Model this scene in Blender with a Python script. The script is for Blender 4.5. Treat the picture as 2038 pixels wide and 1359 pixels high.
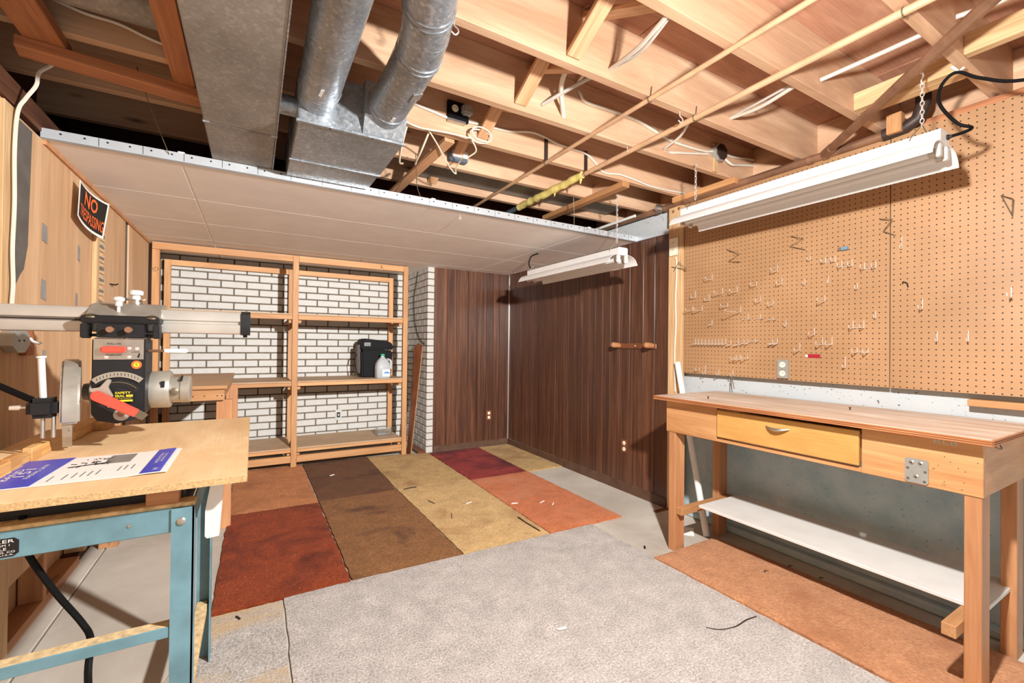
import bpy, bmesh, math, random
from mathutils import Matrix, Vector

for o in list(bpy.data.objects):
    bpy.data.objects.remove(o, do_unlink=True)
random.seed(7)
sc = bpy.context.scene
COL = sc.collection
V = Vector

# ------------------------------------------------------------------ camera
CAM_H = 1.24
yaw, pitch, roll = (math.radians(a) for a in (30.2508, 0.38827, 0.61542))
fw = V((math.sin(yaw), math.cos(yaw), 0)); rt = V((math.cos(yaw), -math.sin(yaw), 0)); up = V((0, 0, 1))
f2 = fw * math.cos(pitch) + up * math.sin(pitch); u2 = up * math.cos(pitch) - fw * math.sin(pitch)
r3 = rt * math.cos(roll) + u2 * math.sin(roll); u3 = u2 * math.cos(roll) - rt * math.sin(roll)
cd = bpy.data.cameras.new('camera'); cam = bpy.data.objects.new('camera', cd); COL.objects.link(cam)
cd.sensor_width = 36.0; cd.lens = 881.83 / 2038 * 36.0; cd.clip_start = 0.02
cam.matrix_world = Matrix(((r3.x, u3.x, -f2.x, 0), (r3.y, u3.y, -f2.y, 0), (r3.z, u3.z, -f2.z, CAM_H), (0, 0, 0, 1)))
sc.camera = cam

# ------------------------------------------------------------------ world, light, exposure
w = bpy.data.worlds.new('world'); sc.world = w; w.use_nodes = True
bg = w.node_tree.nodes['Background']; bg.inputs['Color'].default_value = (0.98, 0.99, 1.0, 1); bg.inputs['Strength'].default_value = 0.72

def lamp(name, loc, power, radius, color):
    ld = bpy.data.lights.new(name, 'POINT'); ld.energy = 1.0; ld.shadow_soft_size = radius; ld.color = color
    ld.use_nodes = True; nt = ld.node_tree
    em = nt.nodes['Emission']; fo = nt.nodes.new('ShaderNodeLightFalloff')
    fo.inputs['Strength'].default_value = power
    fo2 = nt.nodes.new('ShaderNodeLightFalloff'); fo2.inputs['Strength'].default_value = power * 0.55
    ad = nt.nodes.new('ShaderNodeMath'); ad.operation = 'ADD'
    fo.inputs['Strength'].default_value = power * 0.6
    nt.links.new(fo.outputs['Constant'], ad.inputs[0]); nt.links.new(fo2.outputs['Linear'], ad.inputs[1])
    nt.links.new(ad.outputs[0], em.inputs['Strength'])
    lo = bpy.data.objects.new(name, ld); lo.location = loc; COL.objects.link(lo)
    return lo
lamp('work_lamp', (1.0, 0.42, 1.95), 84.0, 0.035, (1.0, 0.99, 0.975))

vs = sc.view_settings
vs.view_transform = 'Standard'; vs.look = 'None'; vs.gamma = 1.0; vs.use_curve_mapping = False
vs.exposure = -0.08

# ------------------------------------------------------------------ helpers: materials
def lin(c):
    def f(x):
        x /= 255.0
        return x / 12.92 if x <= 0.04045 else ((x + 0.055) / 1.055) ** 2.4
    return (f(c[0]), f(c[1]), f(c[2]), 1.0)

def newmat(name, rough=0.6, metal=0.0, spec=0.4):
    m = bpy.data.materials.new(name); m.use_nodes = True
    b = m.node_tree.nodes['Principled BSDF']
    b.inputs['Roughness'].default_value = rough; b.inputs['Metallic'].default_value = metal
    b.inputs['Specular IOR Level'].default_value = spec
    return m, m.node_tree, b

def N(nt, t, **kw):
    n = nt.nodes.new(t)
    for k, v in kw.items():
        if hasattr(n, k) and k not in n.inputs: setattr(n, k, v)
        else: n.inputs[k].default_value = v
    return n

def coords(nt, scale, rnd=True):
    tc = N(nt, 'ShaderNodeTexCoord'); mp = N(nt, 'ShaderNodeMapping'); mp.inputs['Scale'].default_value = scale
    src = tc.outputs['Object']
    if rnd:
        oi = N(nt, 'ShaderNodeObjectInfo'); mu = N(nt, 'ShaderNodeMath', operation='MULTIPLY'); mu.inputs[1].default_value = 37.0
        nt.links.new(oi.outputs['Random'], mu.inputs[0])
        ad = N(nt, 'ShaderNodeVectorMath', operation='ADD')
        nt.links.new(src, ad.inputs[0]); nt.links.new(mu.outputs[0], ad.inputs[1]); src = ad.outputs[0]
    nt.links.new(src, mp.inputs['Vector'])
    return mp.outputs['Vector']

def ramp(nt, fac, stops):
    r = N(nt, 'ShaderNodeValToRGB'); e = r.color_ramp.elements
    while len(e) < len(stops): e.new(0.5)
    for i, (p, c) in enumerate(stops):
        e[i].position = p; e[i].color = c if len(c) == 4 else lin(c)
    nt.links.new(fac, r.inputs['Fac'])
    return r.outputs['Color']

def mix(nt, fac, a, b, blend='MIX'):
    m = N(nt, 'ShaderNodeMix', data_type='RGBA', blend_type=blend)
    for s, v in ((0, fac), (6, a), (7, b)):
        if hasattr(v, 'is_linked'): nt.links.new(v, m.inputs[s])
        else: m.inputs[s].default_value = v
    return m.outputs[2]

def bump(nt, b, h, strength, dist=0.002):
    bp = N(nt, 'ShaderNodeBump'); bp.inputs['Strength'].default_value = strength; bp.inputs['Distance'].default_value = dist
    nt.links.new(h, bp.inputs['Height']); nt.links.new(bp.outputs[0], b.inputs['Normal'])

def noise(nt, vec, scale, detail=4.0, rough=0.55, dist=0.0):
    n = N(nt, 'ShaderNodeTexNoise'); n.inputs['Scale'].default_value = scale; n.inputs['Detail'].default_value = detail
    n.inputs['Roughness'].default_value = rough; n.inputs['Distortion'].default_value = dist
    nt.links.new(vec, n.inputs['Vector'])
    return n.outputs['Fac']

def plain(name, rgb, rough=0.5, metal=0.0, var=0.12, scale=18.0, spec=0.4, bmp=0.0, trans=0.0):
    m, nt, b = newmat(name, rough, metal, spec)
    c = lin(rgb); v = coords(nt, (1, 1, 1))
    f = noise(nt, v, scale, 5)
    lo = tuple(x * (1 - var) for x in c[:3]) + (1,); hi = tuple(min(1, x * (1 + var)) for x in c[:3]) + (1,)
    nt.links.new(ramp(nt, f, [(0.3, lo), (0.7, hi)]), b.inputs['Base Color'])
    if bmp: bump(nt, b, noise(nt, v, scale * 6, 3), bmp)
    if trans: b.inputs['Transmission Weight'].default_value = trans
    return m

def wood(name, dark, light, rough=0.6, knots=True, gs=(1.1, 13, 13), fib=0.25, spec=0.3, var=0.18):
    m, nt, b = newmat(name, rough, 0, spec)
    v = coords(nt, gs)
    f = noise(nt, v, 1.0, 5, 0.6, 1.2)
    col = ramp(nt, f, [(0.30, dark), (0.52, tuple((a + c) / 2 for a, c in zip(dark, light))), (0.72, light)])
    v2 = coords(nt, (5, 160, 160))
    g = noise(nt, v2, 1.0, 2)
    gr = ramp(nt, g, [(0.35, (1 - fib,) * 3 + (1,)), (0.65, (1, 1, 1, 1))])
    col = mix(nt, 1.0, col, gr, 'MULTIPLY')
    if knots:
        v3 = coords(nt, (1.5, 6, 6))
        vo = N(nt, 'ShaderNodeTexVoronoi'); vo.inputs['Scale'].default_value = 1.0
        nt.links.new(v3, vo.inputs['Vector'])
        k = ramp(nt, vo.outputs['Distance'], [(0.035, (1, 1, 1, 1)), (0.10, (0, 0, 0, 1))])
        col = mix(nt, k, col, tuple(x * 0.35 for x in lin(dark)[:3]) + (1,))
    oi = N(nt, 'ShaderNodeObjectInfo')
    rv = ramp(nt, oi.outputs['Random'], [(0.0, (1 - var,) * 3 + (1,)), (1.0, (1, 1, 1, 1))])
    col = mix(nt, 1.0, col, rv, 'MULTIPLY')
    nt.links.new(col, b.inputs['Base Color'])
    bump(nt, b, g, 0.15, 0.001)
    return m

# ------------------------------------------------------------------ helpers: objects
def put(o, parent):
    COL.objects.link(o)
    if parent is not None:
        o.parent = parent; o.matrix_parent_inverse = parent.matrix_basis.inverted()
    return o

def tag(o, label=None, cat=None, group=None, kind=None):
    if label: o['label'] = label
    if cat: o['category'] = cat
    if group: o['group'] = group
    if kind: o['kind'] = kind
    return o

def thing(name, loc, label, cat, group=None, kind=None):
    o = bpy.data.objects.new(name, None); o.empty_display_size = 0.05
    o.matrix_basis = Matrix.Translation(loc); COL.objects.link(o)
    return tag(o, label, cat, group, kind)

def struct(name, loc=(0, 0, 0)):
    o = bpy.data.objects.new(name, None); o.empty_display_size = 0.05
    o.matrix_basis = Matrix.Translation(loc); COL.objects.link(o); o['kind'] = 'structure'
    return o

def place(name, me, M, parent=None):
    o = bpy.data.objects.new(name, me); o.matrix_basis = M
    return put(o, parent)

_bc = {}
def box_mesh(dx, dy, dz, bev, mat):
    key = (round(dx, 4), round(dy, 4), round(dz, 4), bev, mat.name)
    if key in _bc: return _bc[key]
    bm = bmesh.new(); bmesh.ops.create_cube(bm, size=1.0)
    bmesh.ops.scale(bm, vec=(dx, dy, dz), verts=bm.verts)
    if bev: bmesh.ops.bevel(bm, geom=bm.edges[:], offset=min(bev, 0.3 * min(dx, dy, dz)), segments=1, affect='EDGES')
    me = bpy.data.meshes.new('box'); bm.to_mesh(me); bm.free(); me.materials.append(mat)
    _bc[key] = me
    return me

def beam(name, p0, p1, w, h, mat, parent=None, upv=(0, 0, 1), bev=0.002):
    """oriented box: local X runs from p0 to p1, w across, h along upv"""
    p0, p1 = V(p0), V(p1); x = p1 - p0; L = x.length; x.normalize()
    u = V(upv); y = u.cross(x).normalized(); z = x.cross(y)
    M = Matrix(((x.x, y.x, z.x, 0), (x.y, y.y, z.y, 0), (x.z, y.z, z.z, 0), (0, 0, 0, 1)))
    M.translation = (p0 + p1) / 2
    return place(name, box_mesh(L, w, h, bev, mat), M, parent)

def box(name, lo, hi, mat, parent=None, bev=0.002, grain=None):
    d = [abs(hi[i] - lo[i]) for i in range(3)]; c = [(hi[i] + lo[i]) / 2 for i in range(3)]
    a = d.index(max(d)) if grain is None else grain
    p0 = list(c); p1 = list(c); p0[a] -= d[a] / 2; p1[a] += d[a] / 2
    if a == 2: return beam(name, p0, p1, d[1], d[0], mat, parent, (1, 0, 0), bev)
    if a == 0: return beam(name, p0, p1, d[1], d[2], mat, parent, (0, 0, 1), bev)
    return beam(name, p0, p1, d[0], d[2], mat, parent, (0, 0, 1), bev)

class G:
    """collects shapes in world space, .obj() links them as one mesh object centred on itself"""
    def __init__(s): s.v = []; s.f = []
    def add(s, vs, fs):
        n = len(s.v); s.v += [tuple(x) for x in vs]; s.f += [tuple(i + n for i in f) for f in fs]; return s
    def box(s, lo, hi):
        x0, y0, z0 = lo; x1, y1, z1 = hi
        return s.add([(x0, y0, z0), (x1, y0, z0), (x1, y1, z0), (x0, y1, z0), (x0, y0, z1), (x1, y0, z1), (x1, y1, z1), (x0, y1, z1)],
                     [(0, 3, 2, 1), (4, 5, 6, 7), (0, 1, 5, 4), (1, 2, 6, 5), (2, 3, 7, 6), (3, 0, 4, 7)])
    def tube(s, pts, r, n=8, cap=True):
        pts = [V(p) for p in pts]; rs = r if isinstance(r, (list, tuple)) else [r] * len(pts)
        rings = []; prev = None
        for i, p in enumerate(pts):
            t = (pts[min(i + 1, len(pts) - 1)] - pts[max(i - 1, 0)]).normalized()
            if prev is None:
                a = V((0, 0, 1)) if abs(t.z) < 0.9 else V((1, 0, 0))
                prev = t.cross(a).normalized()
            prev = (prev - t * prev.dot(t)).normalized(); b = t.cross(prev)
            rings.append([p + (prev * math.cos(2 * math.pi * k / n) + b * math.sin(2 * math.pi * k / n)) * rs[i] for k in range(n)])
        vs = [q for rg in rings for q in rg]; fs = []
        for i in range(len(rings) - 1):
            for k in range(n):
                fs.append((i * n + k, i * n + (k + 1) % n, (i + 1) * n + (k + 1) % n, (i + 1) * n + k))
        if cap:
            fs.append(tuple(range(n - 1, -1, -1))); fs.append(tuple((len(rings) - 1) * n + k for k in range(n)))
        return s.add(vs, fs)
    def lathe(s, o, ax, prof, n=20):
        """prof: (distance along axis, radius)"""
        o, ax = V(o), V(ax).normalized()
        return s.tube([o + ax * d for d, _ in prof], [max(r, 1e-4) for _, r in prof], n) if len(set(d for d, _ in prof)) == len(prof) else s.lathe2(o, ax, prof, n)
    def lathe2(s, o, ax, prof, n):
        a = V((0, 0, 1)) if abs(ax.z) < 0.9 else V((1, 0, 0)); x = ax.cross(a).normalized(); y = ax.cross(x)
        vs = []; fs = []
        for d, r in prof:
            for k in range(n):
                t = 2 * math.pi * k / n; vs.append(o + ax * d + (x * math.cos(t) + y * math.sin(t)) * max(r, 1e-4))
        for i in range(len(prof) - 1):
            for k in range(n): fs.append((i * n + k, i * n + (k + 1) % n, (i + 1) * n + (k + 1) % n, (i + 1) * n + k))
        fs.append(tuple(range(n - 1, -1, -1))); fs.append(tuple((len(prof) - 1) * n + k for k in range(n)))
        return s.add(vs, fs)
    def prism(s, poly, d):
        """poly: list of 3-D points, swept along vector d"""
        n = len(poly); d = V(d); a = [V(p) for p in poly]; b = [p + d for p in a]
        fs = [tuple(range(n - 1, -1, -1)), tuple(range(n, 2 * n))] + [(i, (i + 1) % n, n + (i + 1) % n, n + i) for i in range(n)]
        return s.add(a + b, fs)
    def torus(s, c, ax, R, r, n=12, m=6, squash=1.0, dirv=None):
        c, ax = V(c), V(ax).normalized()
        x = V(dirv).normalized() if dirv else ax.cross(V((0, 0, 1)) if abs(ax.z) < 0.9 else V((1, 0, 0))).normalized()
        y = ax.cross(x); vs = []; fs = []
        for i in range(n):
            t = 2 * math.pi * i / n; e = x * math.cos(t) + y * math.sin(t); p = c + x * math.cos(t) * R + y * math.sin(t) * R * squash
            for k in range(m):
                q = 2 * math.pi * k / m; vs.append(p + (e * math.cos(q) + ax * math.sin(q)) * r)
        for i in range(n):
            for k in range(m): fs.append((i * m + k, ((i + 1) % n) * m + k, ((i + 1) % n) * m + (k + 1) % m, i * m + (k + 1) % m))
        return s.add(vs, fs)
    def obj(s, name, mat, parent=None, smooth=True, bev=0.0):
        n = len(s.v); c = V((sum(p[0] for p in s.v) / n, sum(p[1] for p in s.v) / n, sum(p[2] for p in s.v) / n))
        me = bpy.data.meshes.new(name); me.from_pydata([(p[0] - c.x, p[1] - c.y, p[2] - c.z) for p in s.v], [], s.f)
        bm = bmesh.new(); bm.from_mesh(me); bmesh.ops.recalc_face_normals(bm, faces=bm.faces[:])
        if bev: bmesh.ops.bevel(bm, geom=bm.edges[:], offset=bev, segments=2, affect='EDGES')
        bm.to_mesh(me); bm.free()
        me.materials.append(mat)
        if smooth:
            for p in me.polygons: p.use_smooth = True
            me.set_sharp_from_angle(angle=math.radians(38))
        return place(name, me, Matrix.Translation(c), parent)

def spline(pts, k=6):
    P = [V(p) for p in pts]; P = [P[0] * 2 - P[1]] + P + [P[-1] * 2 - P[-2]]; out = []
    for i in range(1, len(P) - 2):
        for j in range(k):
            t = j / k; a, b, c, d = P[i - 1], P[i], P[i + 1], P[i + 2]
            out.append(0.5 * ((2 * b) + (c - a) * t + (2 * a - 5 * b + 4 * c - d) * t * t + (3 * b - a - 3 * c + d) * t ** 3))
    out.append(P[-2]); return out

def cable(name, pts, r, mat, label, parent=None, cat='cable', n=6, k=6):
    o = G().tube(spline(pts, k), r, n).obj(name, mat, parent)
    if parent is None: tag(o, label, cat)
    return o

def text(name, s, mat, parent, fn, bold=0.0, res=2, align='CENTER', thick=0.0):
    """flat lettering; fn maps (u, v in -0.5..0.5 of the text's own box, w) to a world point"""
    cu = bpy.data.curves.new('t', 'FONT'); cu.body = s; cu.resolution_u = res; cu.offset = bold; cu.align_x = 'CENTER'; cu.align_y = 'CENTER'
    cu.space_line = 0.85
    to = bpy.data.objects.new('t', cu); COL.objects.link(to); bpy.context.view_layer.update()
    me = bpy.data.meshes.new_from_object(to.evaluated_get(bpy.context.evaluated_depsgraph_get()))
    bpy.data.objects.remove(to, do_unlink=True)
    xs = [v.co.x for v in me.vertices]; ys = [v.co.y for v in me.vertices]
    x0, x1, y0, y1 = min(xs), max(xs), min(ys), max(ys)
    pts = [V(fn((v.co.x - x0) / (x1 - x0) - 0.5, (v.co.y - y0) / (y1 - y0) - 0.5)) for v in me.vertices]
    c = sum(pts, V((0, 0, 0))) / len(pts)
    for v, p in zip(me.vertices, pts): v.co = p - c
    me.materials.clear(); me.materials.append(mat)
    return place(name, me, Matrix.Translation(c), parent)
# ------------------------------------------------------------------ materials
m_joist = wood('joist_wood', (184, 142, 110), (224, 188, 154), 0.65, gs=(0.8, 5, 5), fib=0.12, var=0.12)
m_darkjoist = wood('old_dark_wood', (58, 34, 22), (104, 64, 42), 0.7)
m_brown2x4 = wood('orange_brown_wood', (168, 104, 66), (204, 142, 98), 0.65)
m_brace = wood('brace_wood', (204, 150, 108), (236, 190, 146), 0.6)
m_pine = wood('pine_wood', (180, 127, 82), (216, 165, 114), 0.55, fib=0.12)
m_stud = wood('stud_wood', (206, 164, 116), (234, 198, 152), 0.6)
m_bench = wood('bench_wood', (190, 132, 84), (226, 174, 120), 0.5, fib=0.1)
m_leg = wood('bench_leg_wood', (176, 120, 80), (208, 154, 108), 0.5, fib=0.12)
m_drawer = wood('drawer_plywood', (204, 146, 76), (236, 186, 112), 0.42, knots=False, gs=(0.8, 3.5, 3.5), fib=0.1)
m_benchtop = wood('worn_benchtop', (184, 152, 124), (232, 221, 210), 0.6, knots=False, gs=(1.6, 9, 9), fib=0.22, var=0.0)
m_plyedge = wood('ply_edge', (176, 104, 62), (224, 160, 108), 0.6, knots=False)
m_subfloor = wood('subfloor_plywood', (172, 118, 92), (214, 164, 132), 0.7, knots=False, gs=(1.6, 5, 5), fib=0.15, var=0.25)
m_wallply = wood('old_wall_panel', (186, 146, 108), (218, 180, 142), 0.6, knots=False, gs=(0.4, 8, 8), fib=0.14, var=0.06)
m_panel = wood('dark_walnut_panel', (66, 40, 30), (126, 82, 58), 0.34, knots=False, gs=(0.55, 17, 17), fib=0.35, spec=0.5, var=0.25)
m_groove = plain('groove_black', (26, 16, 12), 0.6)
m_basebrd = plain('brown_vinyl_base', (84, 60, 46), 0.45, scale=9, var=0.25)
m_hardboard = plain('hardboard_shelf', (178, 148, 116), 0.6, scale=7, var=0.1)
m_particle = plain('particle_edge', (206, 172, 124), 0.85, scale=170, var=0.32, bmp=0.5)
m_sawtop = wood('saw_tabletop', (216, 174, 124), (246, 216, 172), 0.6, knots=False, gs=(1.5, 4, 4), fib=0.06, var=0)
m_fence = wood('fence_wood', (200, 142, 82), (236, 190, 126), 0.65)
m_dust = plain('sawdust', (204, 178, 134), 0.95, scale=60, var=0.3, bmp=0.6)
m_tile = plain('ceiling_tile', (246, 243, 239), 0.9, scale=5, var=0.04, bmp=0.06)
m_shelfwhite = plain('painted_shelf', (206, 202, 196), 0.6, scale=6, var=0.06)
m_whitetrim = plain('white_enamel_trim', (216, 214, 208), 0.4)
m_white = plain('white_enamel', (222, 221, 218), 0.4, var=0.03)
m_ivory = plain('ivory_plastic', (232, 222, 196), 0.4, var=0.03)
m_cable = plain('white_cable_jacket', (210, 201, 186), 0.5, var=0.06)
m_greycab = plain('grey_cable_jacket', (188, 182, 172), 0.5, var=0.1)
m_black = plain('black_plastic', (10, 10, 12), 0.62, var=0.1, spec=0.15)
m_blackmetal = plain('black_enamel', (28, 29, 32), 0.45, var=0.1, spec=0.4)
m_steel = plain('steel', (186, 184, 178), 0.34, 0.9, scale=30, var=0.12)
m_bright = plain('zinc_wire', (232, 228, 220), 0.3, 0.6, var=0.04)
m_dull = plain('dull_steel_wire', (120, 108, 88), 0.45, 0.6)
m_boxsteel = plain('outlet_box_steel', (168, 168, 162), 0.45, 0.5, var=0.1)
m_copper = plain('copper_pipe', (150, 114, 90), 0.42, 0.55, scale=9, var=0.3)
m_paintpipe = plain('dusty_copper_pipe', (214, 176, 138), 0.5, 0.25, scale=12, var=0.14)
m_ironpipe = plain('dark_iron_pipe', (58, 46, 40), 0.5, 0.3, scale=14, var=0.3)
m_foam = plain('yellow_pipe_wrap', (222, 204, 120), 0.9, scale=30, var=0.15, bmp=0.5)
m_bolt = plain('rusty_bolt', (150, 112, 88), 0.5, 0.5, var=0.2)
m_alum = plain('cast_aluminium', (176, 170, 158), 0.36, 0.5, scale=10, var=0.2)
m_armsteel = plain('satin_arm_steel', (194, 189, 180), 0.32, 0.35, scale=6, var=0.12)
m_red = plain('red_plastic', (232, 84, 66), 0.4, var=0.05)
m_orange = plain('orange_print', (244, 110, 52), 0.5, var=0.03)
m_yellow = plain('yellow_print', (236, 210, 52), 0.5, var=0.03)
m_ink = plain('black_print', (24, 22, 22), 0.6, var=0.05)
m_greyink = plain('grey_print', (120, 118, 116), 0.6, var=0.3, scale=60)
m_blue = plain('blue_print', (48, 66, 190), 0.32, var=0.06)
m_paper = plain('paper_white', (240, 236, 230), 0.45, var=0.02)
m_card = plain('tan_card', (206, 178, 138), 0.7, var=0.15, scale=30)
m_tape = plain('grey_duct_tape', (134, 130, 126), 0.5, var=0.15)
m_slate = plain('grey_torn_backing', (92, 86, 80), 0.8, scale=12, var=0.18)
m_bluesteel = plain('blue_grey_enamel', (102, 140, 152), 0.45, scale=9, var=0.26, spec=0.45)
m_pvc = plain('white_pvc', (222, 220, 214), 0.4, var=0.05)
m_maroon = plain('maroon_label', (150, 26, 44), 0.5)
m_bluemetal = plain('blue_clip', (120, 150, 170), 0.4, 0.4)
m_green = plain('green_cap', (40, 150, 108), 0.4)
m_walnut = plain('brown_stained_wood', (112, 66, 42), 0.4, scale=12, var=0.25)
m_chalk = plain('chalk', (190, 196, 188), 0.9)
m_glass, nt, b = newmat('clear_plastic', 0.06, 0, 0.5); b.inputs['Base Color'].default_value = (0.9, 0.95, 0.95, 1); b.inputs['Transmission Weight'].default_value = 0.95; b.inputs['IOR'].default_value = 1.25
m_jug, nt, b = newmat('milky_plastic', 0.3, 0, 0.5); b.inputs['Base Color'].default_value = (0.78, 0.82, 0.84, 1); b.inputs['Transmission Weight'].default_value = 0.55; b.inputs['IOR'].default_value = 1.2

# white painted brick
m_brick = plain('white_painted_brick', (184, 181, 175), 0.55, scale=14, var=0.05, bmp=0.15)
m_mortar = plain('dark_mortar', (100, 87, 71), 0.9, scale=40, var=0.25)

# concrete
def concrete(name, base, dark, spots=True, sc_=1.4, bl=None):
    m, nt, b = newmat(name, 0.85, 0, 0.25)
    v = coords(nt, (1, 1, 1), False)
    col = ramp(nt, noise(nt, v, sc_, 7, 0.6, 0.4), [(0.3, dark), (0.7, base)])
    if bl:
        k = ramp(nt, noise(nt, v, 0.9, 3), [(0.42, (0, 0, 0, 1)), (0.62, (1, 1, 1, 1))])
        col = mix(nt, k, col, lin(bl))
    if spots:
        v3 = coords(nt, (70, 70, 70), False)
        k = ramp(nt, noise(nt, v3, 1.0, 3, 0.5), [(0.66, (0, 0, 0, 1)), (0.73, (1, 1, 1, 1))])
        col = mix(nt, k, col, lin(tuple(x * 0.42 for x in dark)))
    nt.links.new(col, b.inputs['Base Color'])
    bump(nt, b, noise(nt, v, 30, 4), 0.25, 0.003)
    return m
def low_paint_shade(m, ztop, c1, c2):     # lower wall colour: old blue-grey damp-proof paint, plus the bench's shade; ragged upper limit
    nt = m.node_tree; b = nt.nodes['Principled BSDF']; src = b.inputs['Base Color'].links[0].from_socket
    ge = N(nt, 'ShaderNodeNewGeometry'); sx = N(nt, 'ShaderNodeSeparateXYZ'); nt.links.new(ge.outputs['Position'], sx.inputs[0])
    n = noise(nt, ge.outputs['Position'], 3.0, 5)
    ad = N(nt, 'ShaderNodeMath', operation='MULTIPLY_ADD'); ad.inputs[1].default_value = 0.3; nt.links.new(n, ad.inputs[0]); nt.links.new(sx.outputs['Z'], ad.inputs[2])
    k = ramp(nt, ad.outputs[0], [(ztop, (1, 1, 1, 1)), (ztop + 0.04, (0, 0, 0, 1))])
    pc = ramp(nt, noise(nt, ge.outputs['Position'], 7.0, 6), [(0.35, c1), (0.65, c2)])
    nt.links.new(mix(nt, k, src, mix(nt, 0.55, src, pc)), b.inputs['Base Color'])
m_slab = concrete('slab_concrete', (196, 188, 176), (160, 150, 138), False)
m_conc = concrete('wall_concrete', (198, 197, 194), (168, 168, 166), True, 1.6, (178, 184, 186))

low_paint_shade(m_conc, 0.90, (116, 160, 174), (168, 190, 196))

# galvanised sheet
def galv(name, a, b_, metal=0.85, rough=0.36):
    m, nt, b = newmat(name, rough, metal, 0.5)
    v = coords(nt, (1, 1, 1))
    vo = N(nt, 'ShaderNodeTexVoronoi'); vo.inputs['Scale'].default_value = 95.0; nt.links.new(v, vo.inputs['Vector'])
    c1 = ramp(nt, noise(nt, vo.outputs['Color'], 2.5, 2), [(0.2, a), (0.5, tuple(x * 0.6 + y * 0.4 for x, y in zip(a, b_))), (0.72, b_)])
    c2 = ramp(nt, noise(nt, v, 3.5, 4), [(0.3, (0.62, 0.60, 0.57, 1)), (0.7, (1, 1, 1, 1))])
    nt.links.new(mix(nt, 1.0, c1, c2, 'MULTIPLY'), b.inputs['Base Color'])
    r = ramp(nt, noise(nt, v, 60, 2), [(0.3, (rough - 0.1,) * 3 + (1,)), (0.7, (rough + 0.16,) * 3 + (1,))])
    nt.links.new(r, b.inputs['Roughness'])
    return m
m_edge = plain('edge_trim_steel', (196, 202, 206), 0.35, 0.35, scale=6, var=0.1)
m_sleeve = plain('dark_blue_sleeve', (84, 96, 108), 0.5)
m_galv = galv('galvanised_sheet', (146, 154, 162), (206, 214, 222), 0.55, 0.34)
m_dustgalv = galv('dusty_galvanised_sheet', (138, 134, 128), (168, 164, 158), 0.2, 0.55)

# pegboard with hole grid
m_peg, nt, b = newmat('pegboard', 0.5, 0, 0.35)
v = coords(nt, (1, 1, 1), False)
col = ramp(nt, noise(nt, v, 2.2, 6, 0.6), [(0.3, (152, 115, 80)), (0.7, (171, 132, 95))])
vs_ = N(nt, 'ShaderNodeVectorMath', operation='SCALE'); vs_.inputs['Scale'].default_value = 1 / 0.0266; nt.links.new(v, vs_.inputs[0])
fr = N(nt, 'ShaderNodeVectorMath', operation='FRACTION'); nt.links.new(vs_.outputs[0], fr.inputs[0])
sb = N(nt, 'ShaderNodeVectorMath', operation='SUBTRACT'); sb.inputs[1].default_value = (0.5, 0.5, 0.5); nt.links.new(fr.outputs[0], sb.inputs[0])
ml = N(nt, 'ShaderNodeVectorMath', operation='MULTIPLY'); ml.inputs[1].default_value = (0, 1, 1); nt.links.new(sb.outputs[0], ml.inputs[0])
ln = N(nt, 'ShaderNodeVectorMath', operation='LENGTH'); nt.links.new(ml.outputs[0], ln.inputs[0])
k = ramp(nt, ln.outputs['Value'], [(0.105, (1, 1, 1, 1)), (0.135, (0, 0, 0, 1))])
nt.links.new(mix(nt, k, col, lin((44, 26, 16))), b.inputs['Base Color'])

# carpets
def carpet_mat(name, a, c, stain=None, scale=70, speck=0.5, patch=2.6, sthr=0.56):
    m, nt, b = newmat(name, 0.95, 0, 0.05)
    b.inputs['Sheen Weight'].default_value = 0.04
    v = coords(nt, (1, 1, 1))
    f = noise(nt, v, scale, 4, 0.7)
    col = ramp(nt, f, [(0.32, a), (0.68, c)])
    mo = ramp(nt, noise(nt, v, 11, 4, 0.6), [(0.3, (0.8, 0.8, 0.8, 1)), (0.7, (1.06, 1.06, 1.06, 1))])
    col = mix(nt, 1.0, col, mo, 'MULTIPLY')
    if stain:
        s = ramp(nt, noise(nt, v, patch, 5, 0.6, 0.5), [(sthr - 0.05, (0, 0, 0, 1)), (sthr + 0.14, (1, 1, 1, 1))])
        col = mix(nt, s, col, lin(stain))
    if speck:
        vo = N(nt, 'ShaderNodeTexVoronoi'); vo.inputs['Scale'].default_value = 26.0; nt.links.new(v, vo.inputs['Vector'])
        kk = ramp(nt, vo.outputs['Distance'], [(0.045, (speck, speck, speck, 1)), (0.075, (0, 0, 0, 1))])
        col = mix(nt, kk, col, lin((226, 206, 176)))
    nt.links.new(col, b.inputs['Base Color'])
    bump(nt, b, f, 0.9, 0.012)
    return m
m_crust = carpet_mat('rust_carpet', (116, 46, 20), (160, 72, 32), (84, 30, 18))
m_cbrown = carpet_mat('brown_carpet', (118, 78, 46), (152, 106, 64), (82, 50, 32), sthr=0.6)
m_cdark = carpet_mat('dark_brown_carpet', (92, 58, 36), (118, 78, 48), (80, 48, 32))
m_ctan = carpet_mat('tan_carpet', (188, 150, 98), (222, 188, 134), (168, 128, 84), sthr=0.6)
m_ctan2 = carpet_mat('olive_tan_carpet', (172, 138, 88), (206, 172, 118), (150, 112, 72))
m_corange = carpet_mat('orange_carpet', (184, 100, 62), (214, 134, 90), (196, 128, 92))
m_cotan = carpet_mat('copper_tan_carpet', (170, 104, 60), (204, 140, 92), (150, 92, 56))
m_cburg = carpet_mat('burgundy_carpet', (130, 36, 36), (162, 58, 50), (84, 18, 26), sthr=0.5)
m_cgrey = carpet_mat('grey_fleck_carpet', (160, 149, 141), (226, 219, 213), None, 115, 0.0)
m_cgrey2 = carpet_mat('stained_grey_carpet', (150, 139, 130), (220, 214, 208), (206, 178, 138), 115, 0.0, 2.0, 0.52)
m_crun = carpet_mat('clay_runner_carpet', (172, 116, 80), (204, 150, 110), (162, 108, 74))
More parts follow.
